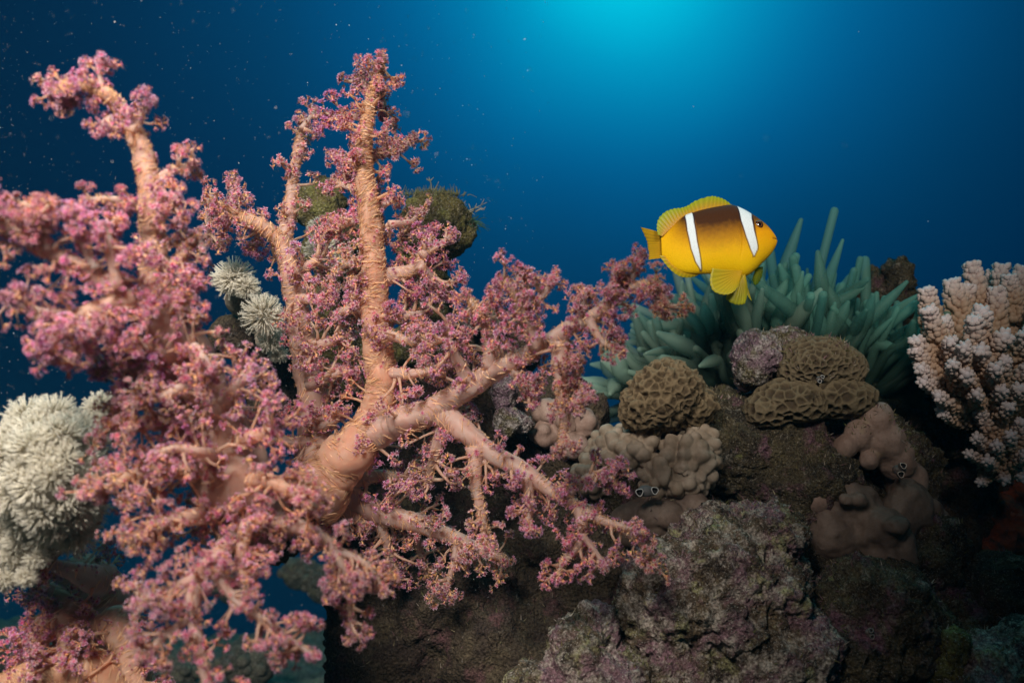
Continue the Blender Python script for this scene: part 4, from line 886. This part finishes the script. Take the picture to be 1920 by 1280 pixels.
        for sg in (-1, 1):
            V_ = np.stack([(P[..., 0] - 760) * s, (dep + sg * thk) * s, (540 - P[..., 1]) * s], -1).reshape(-1, 3)
            i = np.arange(n - 1)[:, None] * nv; j = np.arange(nv - 1)[None]
            qq = np.stack(np.broadcast_arrays(i + j, i + nv + j, i + nv + j + 1, i + j + 1), -1).reshape(-1, 4)
            mbf.add(V_, qq if sg < 0 else qq[:, ::-1], None, Cc_.reshape(-1, 3))
        bo = np.concatenate([np.arange(n) * nv + nv - 1]); N2 = n * nv      # close the rim
        mbf.q.append(np.stack([bo[:-1], bo[1:], bo[1:] + N2, bo[:-1] + N2], 1))
        link(name, mbf.mesh(name), M_fin, body)
    yg, ye, lime = (.80, .40, .012), (.70, .56, .02), (.28, .40, .02)
    fin('dorsal_fin', [(975, 215), (850, 228), (720, 252), (600, 285), (500, 325), (420, 395), (350, 462), (305, 505)], [(968, 196), (905, 142), (840, 114), (770, 107), (640, 148), (560, 198), (500, 222), (420, 234), (340, 268), (275, 340), (258, 420), (266, 488)], 0, 6, yg, (.46, .58, .02), 24)
    fin('tail_fin', [(352, 470), (346, 560), (346, 620), (352, 696)], [(142, 348), (196, 480), (204, 560), (210, 600), (202, 674)], 55, 190, (.80, .43, .012), (.80, .52, .02), 13, scallop=2)
    fin('anal_fin', [(640, 858), (560, 858), (470, 835), (380, 772), (318, 690)], [(632, 868), (590, 886), (520, 894), (450, 880), (380, 830), (318, 758), (274, 688)], 0, 20, (.80, .47, .012), (.70, .60, .02), 12, scallop=1.5)
    fin('pectoral_fin', [(992, 872), (988, 882), (980, 890)], [(700, 872), (676, 985), (700, 1075), (775, 1112), (850, 1106), (915, 1050), (972, 940)], -120, -190, (.82, .52, .02), (.66, .58, .03), 13, scallop=2)
    fin('pelvic_fin', [(1030, 890), (1010, 896), (985, 900)], [(1050, 940), (1056, 1010), (1030, 1140), (980, 1164), (920, 1158), (850, 1108), (900, 1030)], -60, -30, (.74, .54, .02), (.55, .56, .03), 11, scallop=2)
    fin('pelvic_fin', [(1062, 880), (1050, 885), (1040, 890)], [(1078, 980), (1092, 1062), (1114, 1106), (1072, 1050), (1050, 960)], 40, 60, (.70, .50, .02), (.55, .50, .02), 4, scallop=1)
    fin('pectoral_fin', [(1205, 770), (1195, 780), (1180, 785)], [(1280, 740), (1270, 820), (1235, 890), (1190, 920), (1165, 870)], 110, 190, (.55, .46, .02), (.22, .36, .03), 7, scallop=2)
    # eye
    ex, ey = 1166, 436; zi = np.interp(ex, xs, w); hy_ = np.interp(ex, xs, hy); cc = np.interp(ex, xs, cy); dz = zi * max(0, 1 - ((ey - cc) / hy_) ** 2) ** .55
    v, f = ICO[4]; mb = MB(); rr = np.linalg.norm(v[:, [0, 2]], axis=1); front = v[:, 1] < 0
    Ce = np.where((rr < .46)[:, None], np.array([.004, .004, .006]), np.where((rr < .60)[:, None], np.array([.20, .07, .02]), np.array([.035, .016, .010])))
    mb.add(F(ex, ey) + np.array([0, -(dz - 6) * s, 0]) + v * np.array([42, 24, 42]) * s, None, f, Ce)
    link('eye', mb.mesh('eye'), M_eye, body)
    mirror = MB(); mirror.add(F(ex, ey) + np.array([0, (dz - 6) * s, 0]) + v * np.array([42, 24, 42]) * s, None, f, Ce); link('eye', mirror.mesh('eye'), M_eye, body)
fish()

# ------------------------------------------------------------------ drifting specks in the water
mb = MB(); v, f = ICO[1]
for k in range(2600):
    px = 40 + 1050 * rng.random() ** 1.4; py = rng.uniform(0, 1150); d = rng.uniform(.34, 1.3)
    mb.add(at(px - 60, py, d) + v * rng.uniform(.32, .62) * (1.6 if rng.random() < .06 else .75) * K * d * np.array([1, 1, rng.uniform(.8, 1.6)]), None, f)
for px, py, d, r in ((1437, 260, .30, 1.6), (1583, 273, .32, 1.6), (763, 214, .3, 1.5), (1610, 60, .9, 1.0), (1740, 415, .9, 1.0), (1300, 200, 1.0, .9), (1390, 330, .35, 1.0)):
    mb.add(at(px, py, d) + v * r * K * d, None, f)
tag(link('marine_snow', mb.mesh('marine_snow'), M_snow), kind='stuff')

# ------------------------------------------------------------------ the water itself between the camera and the far reef
bx = MB(); c8 = np.array([(x, y, z) for x in (-11.5, 11.5) for y in (-6.5, 13.5) for z in (-9.2, 1.2)], float)
bx.add(c8, [(0, 1, 3, 2), (4, 6, 7, 5), (0, 4, 5, 1), (2, 3, 7, 6), (0, 2, 6, 4), (1, 5, 7, 3)])
mh = bpy.data.materials.new('water_haze'); mh.use_nodes = True; mh.node_tree.nodes.clear()
pv = mh.node_tree.nodes.new('ShaderNodeVolumePrincipled'); oo = mh.node_tree.nodes.new('ShaderNodeOutputMaterial'); mh.node_tree.links.new(pv.outputs[0], oo.inputs['Volume'])
pv.inputs['Color'].default_value = (.10, .50, .80, 1); pv.inputs['Density'].default_value = .022
tag(link('haze', bx.mesh('haze', smooth=False), mh), kind='stuff')
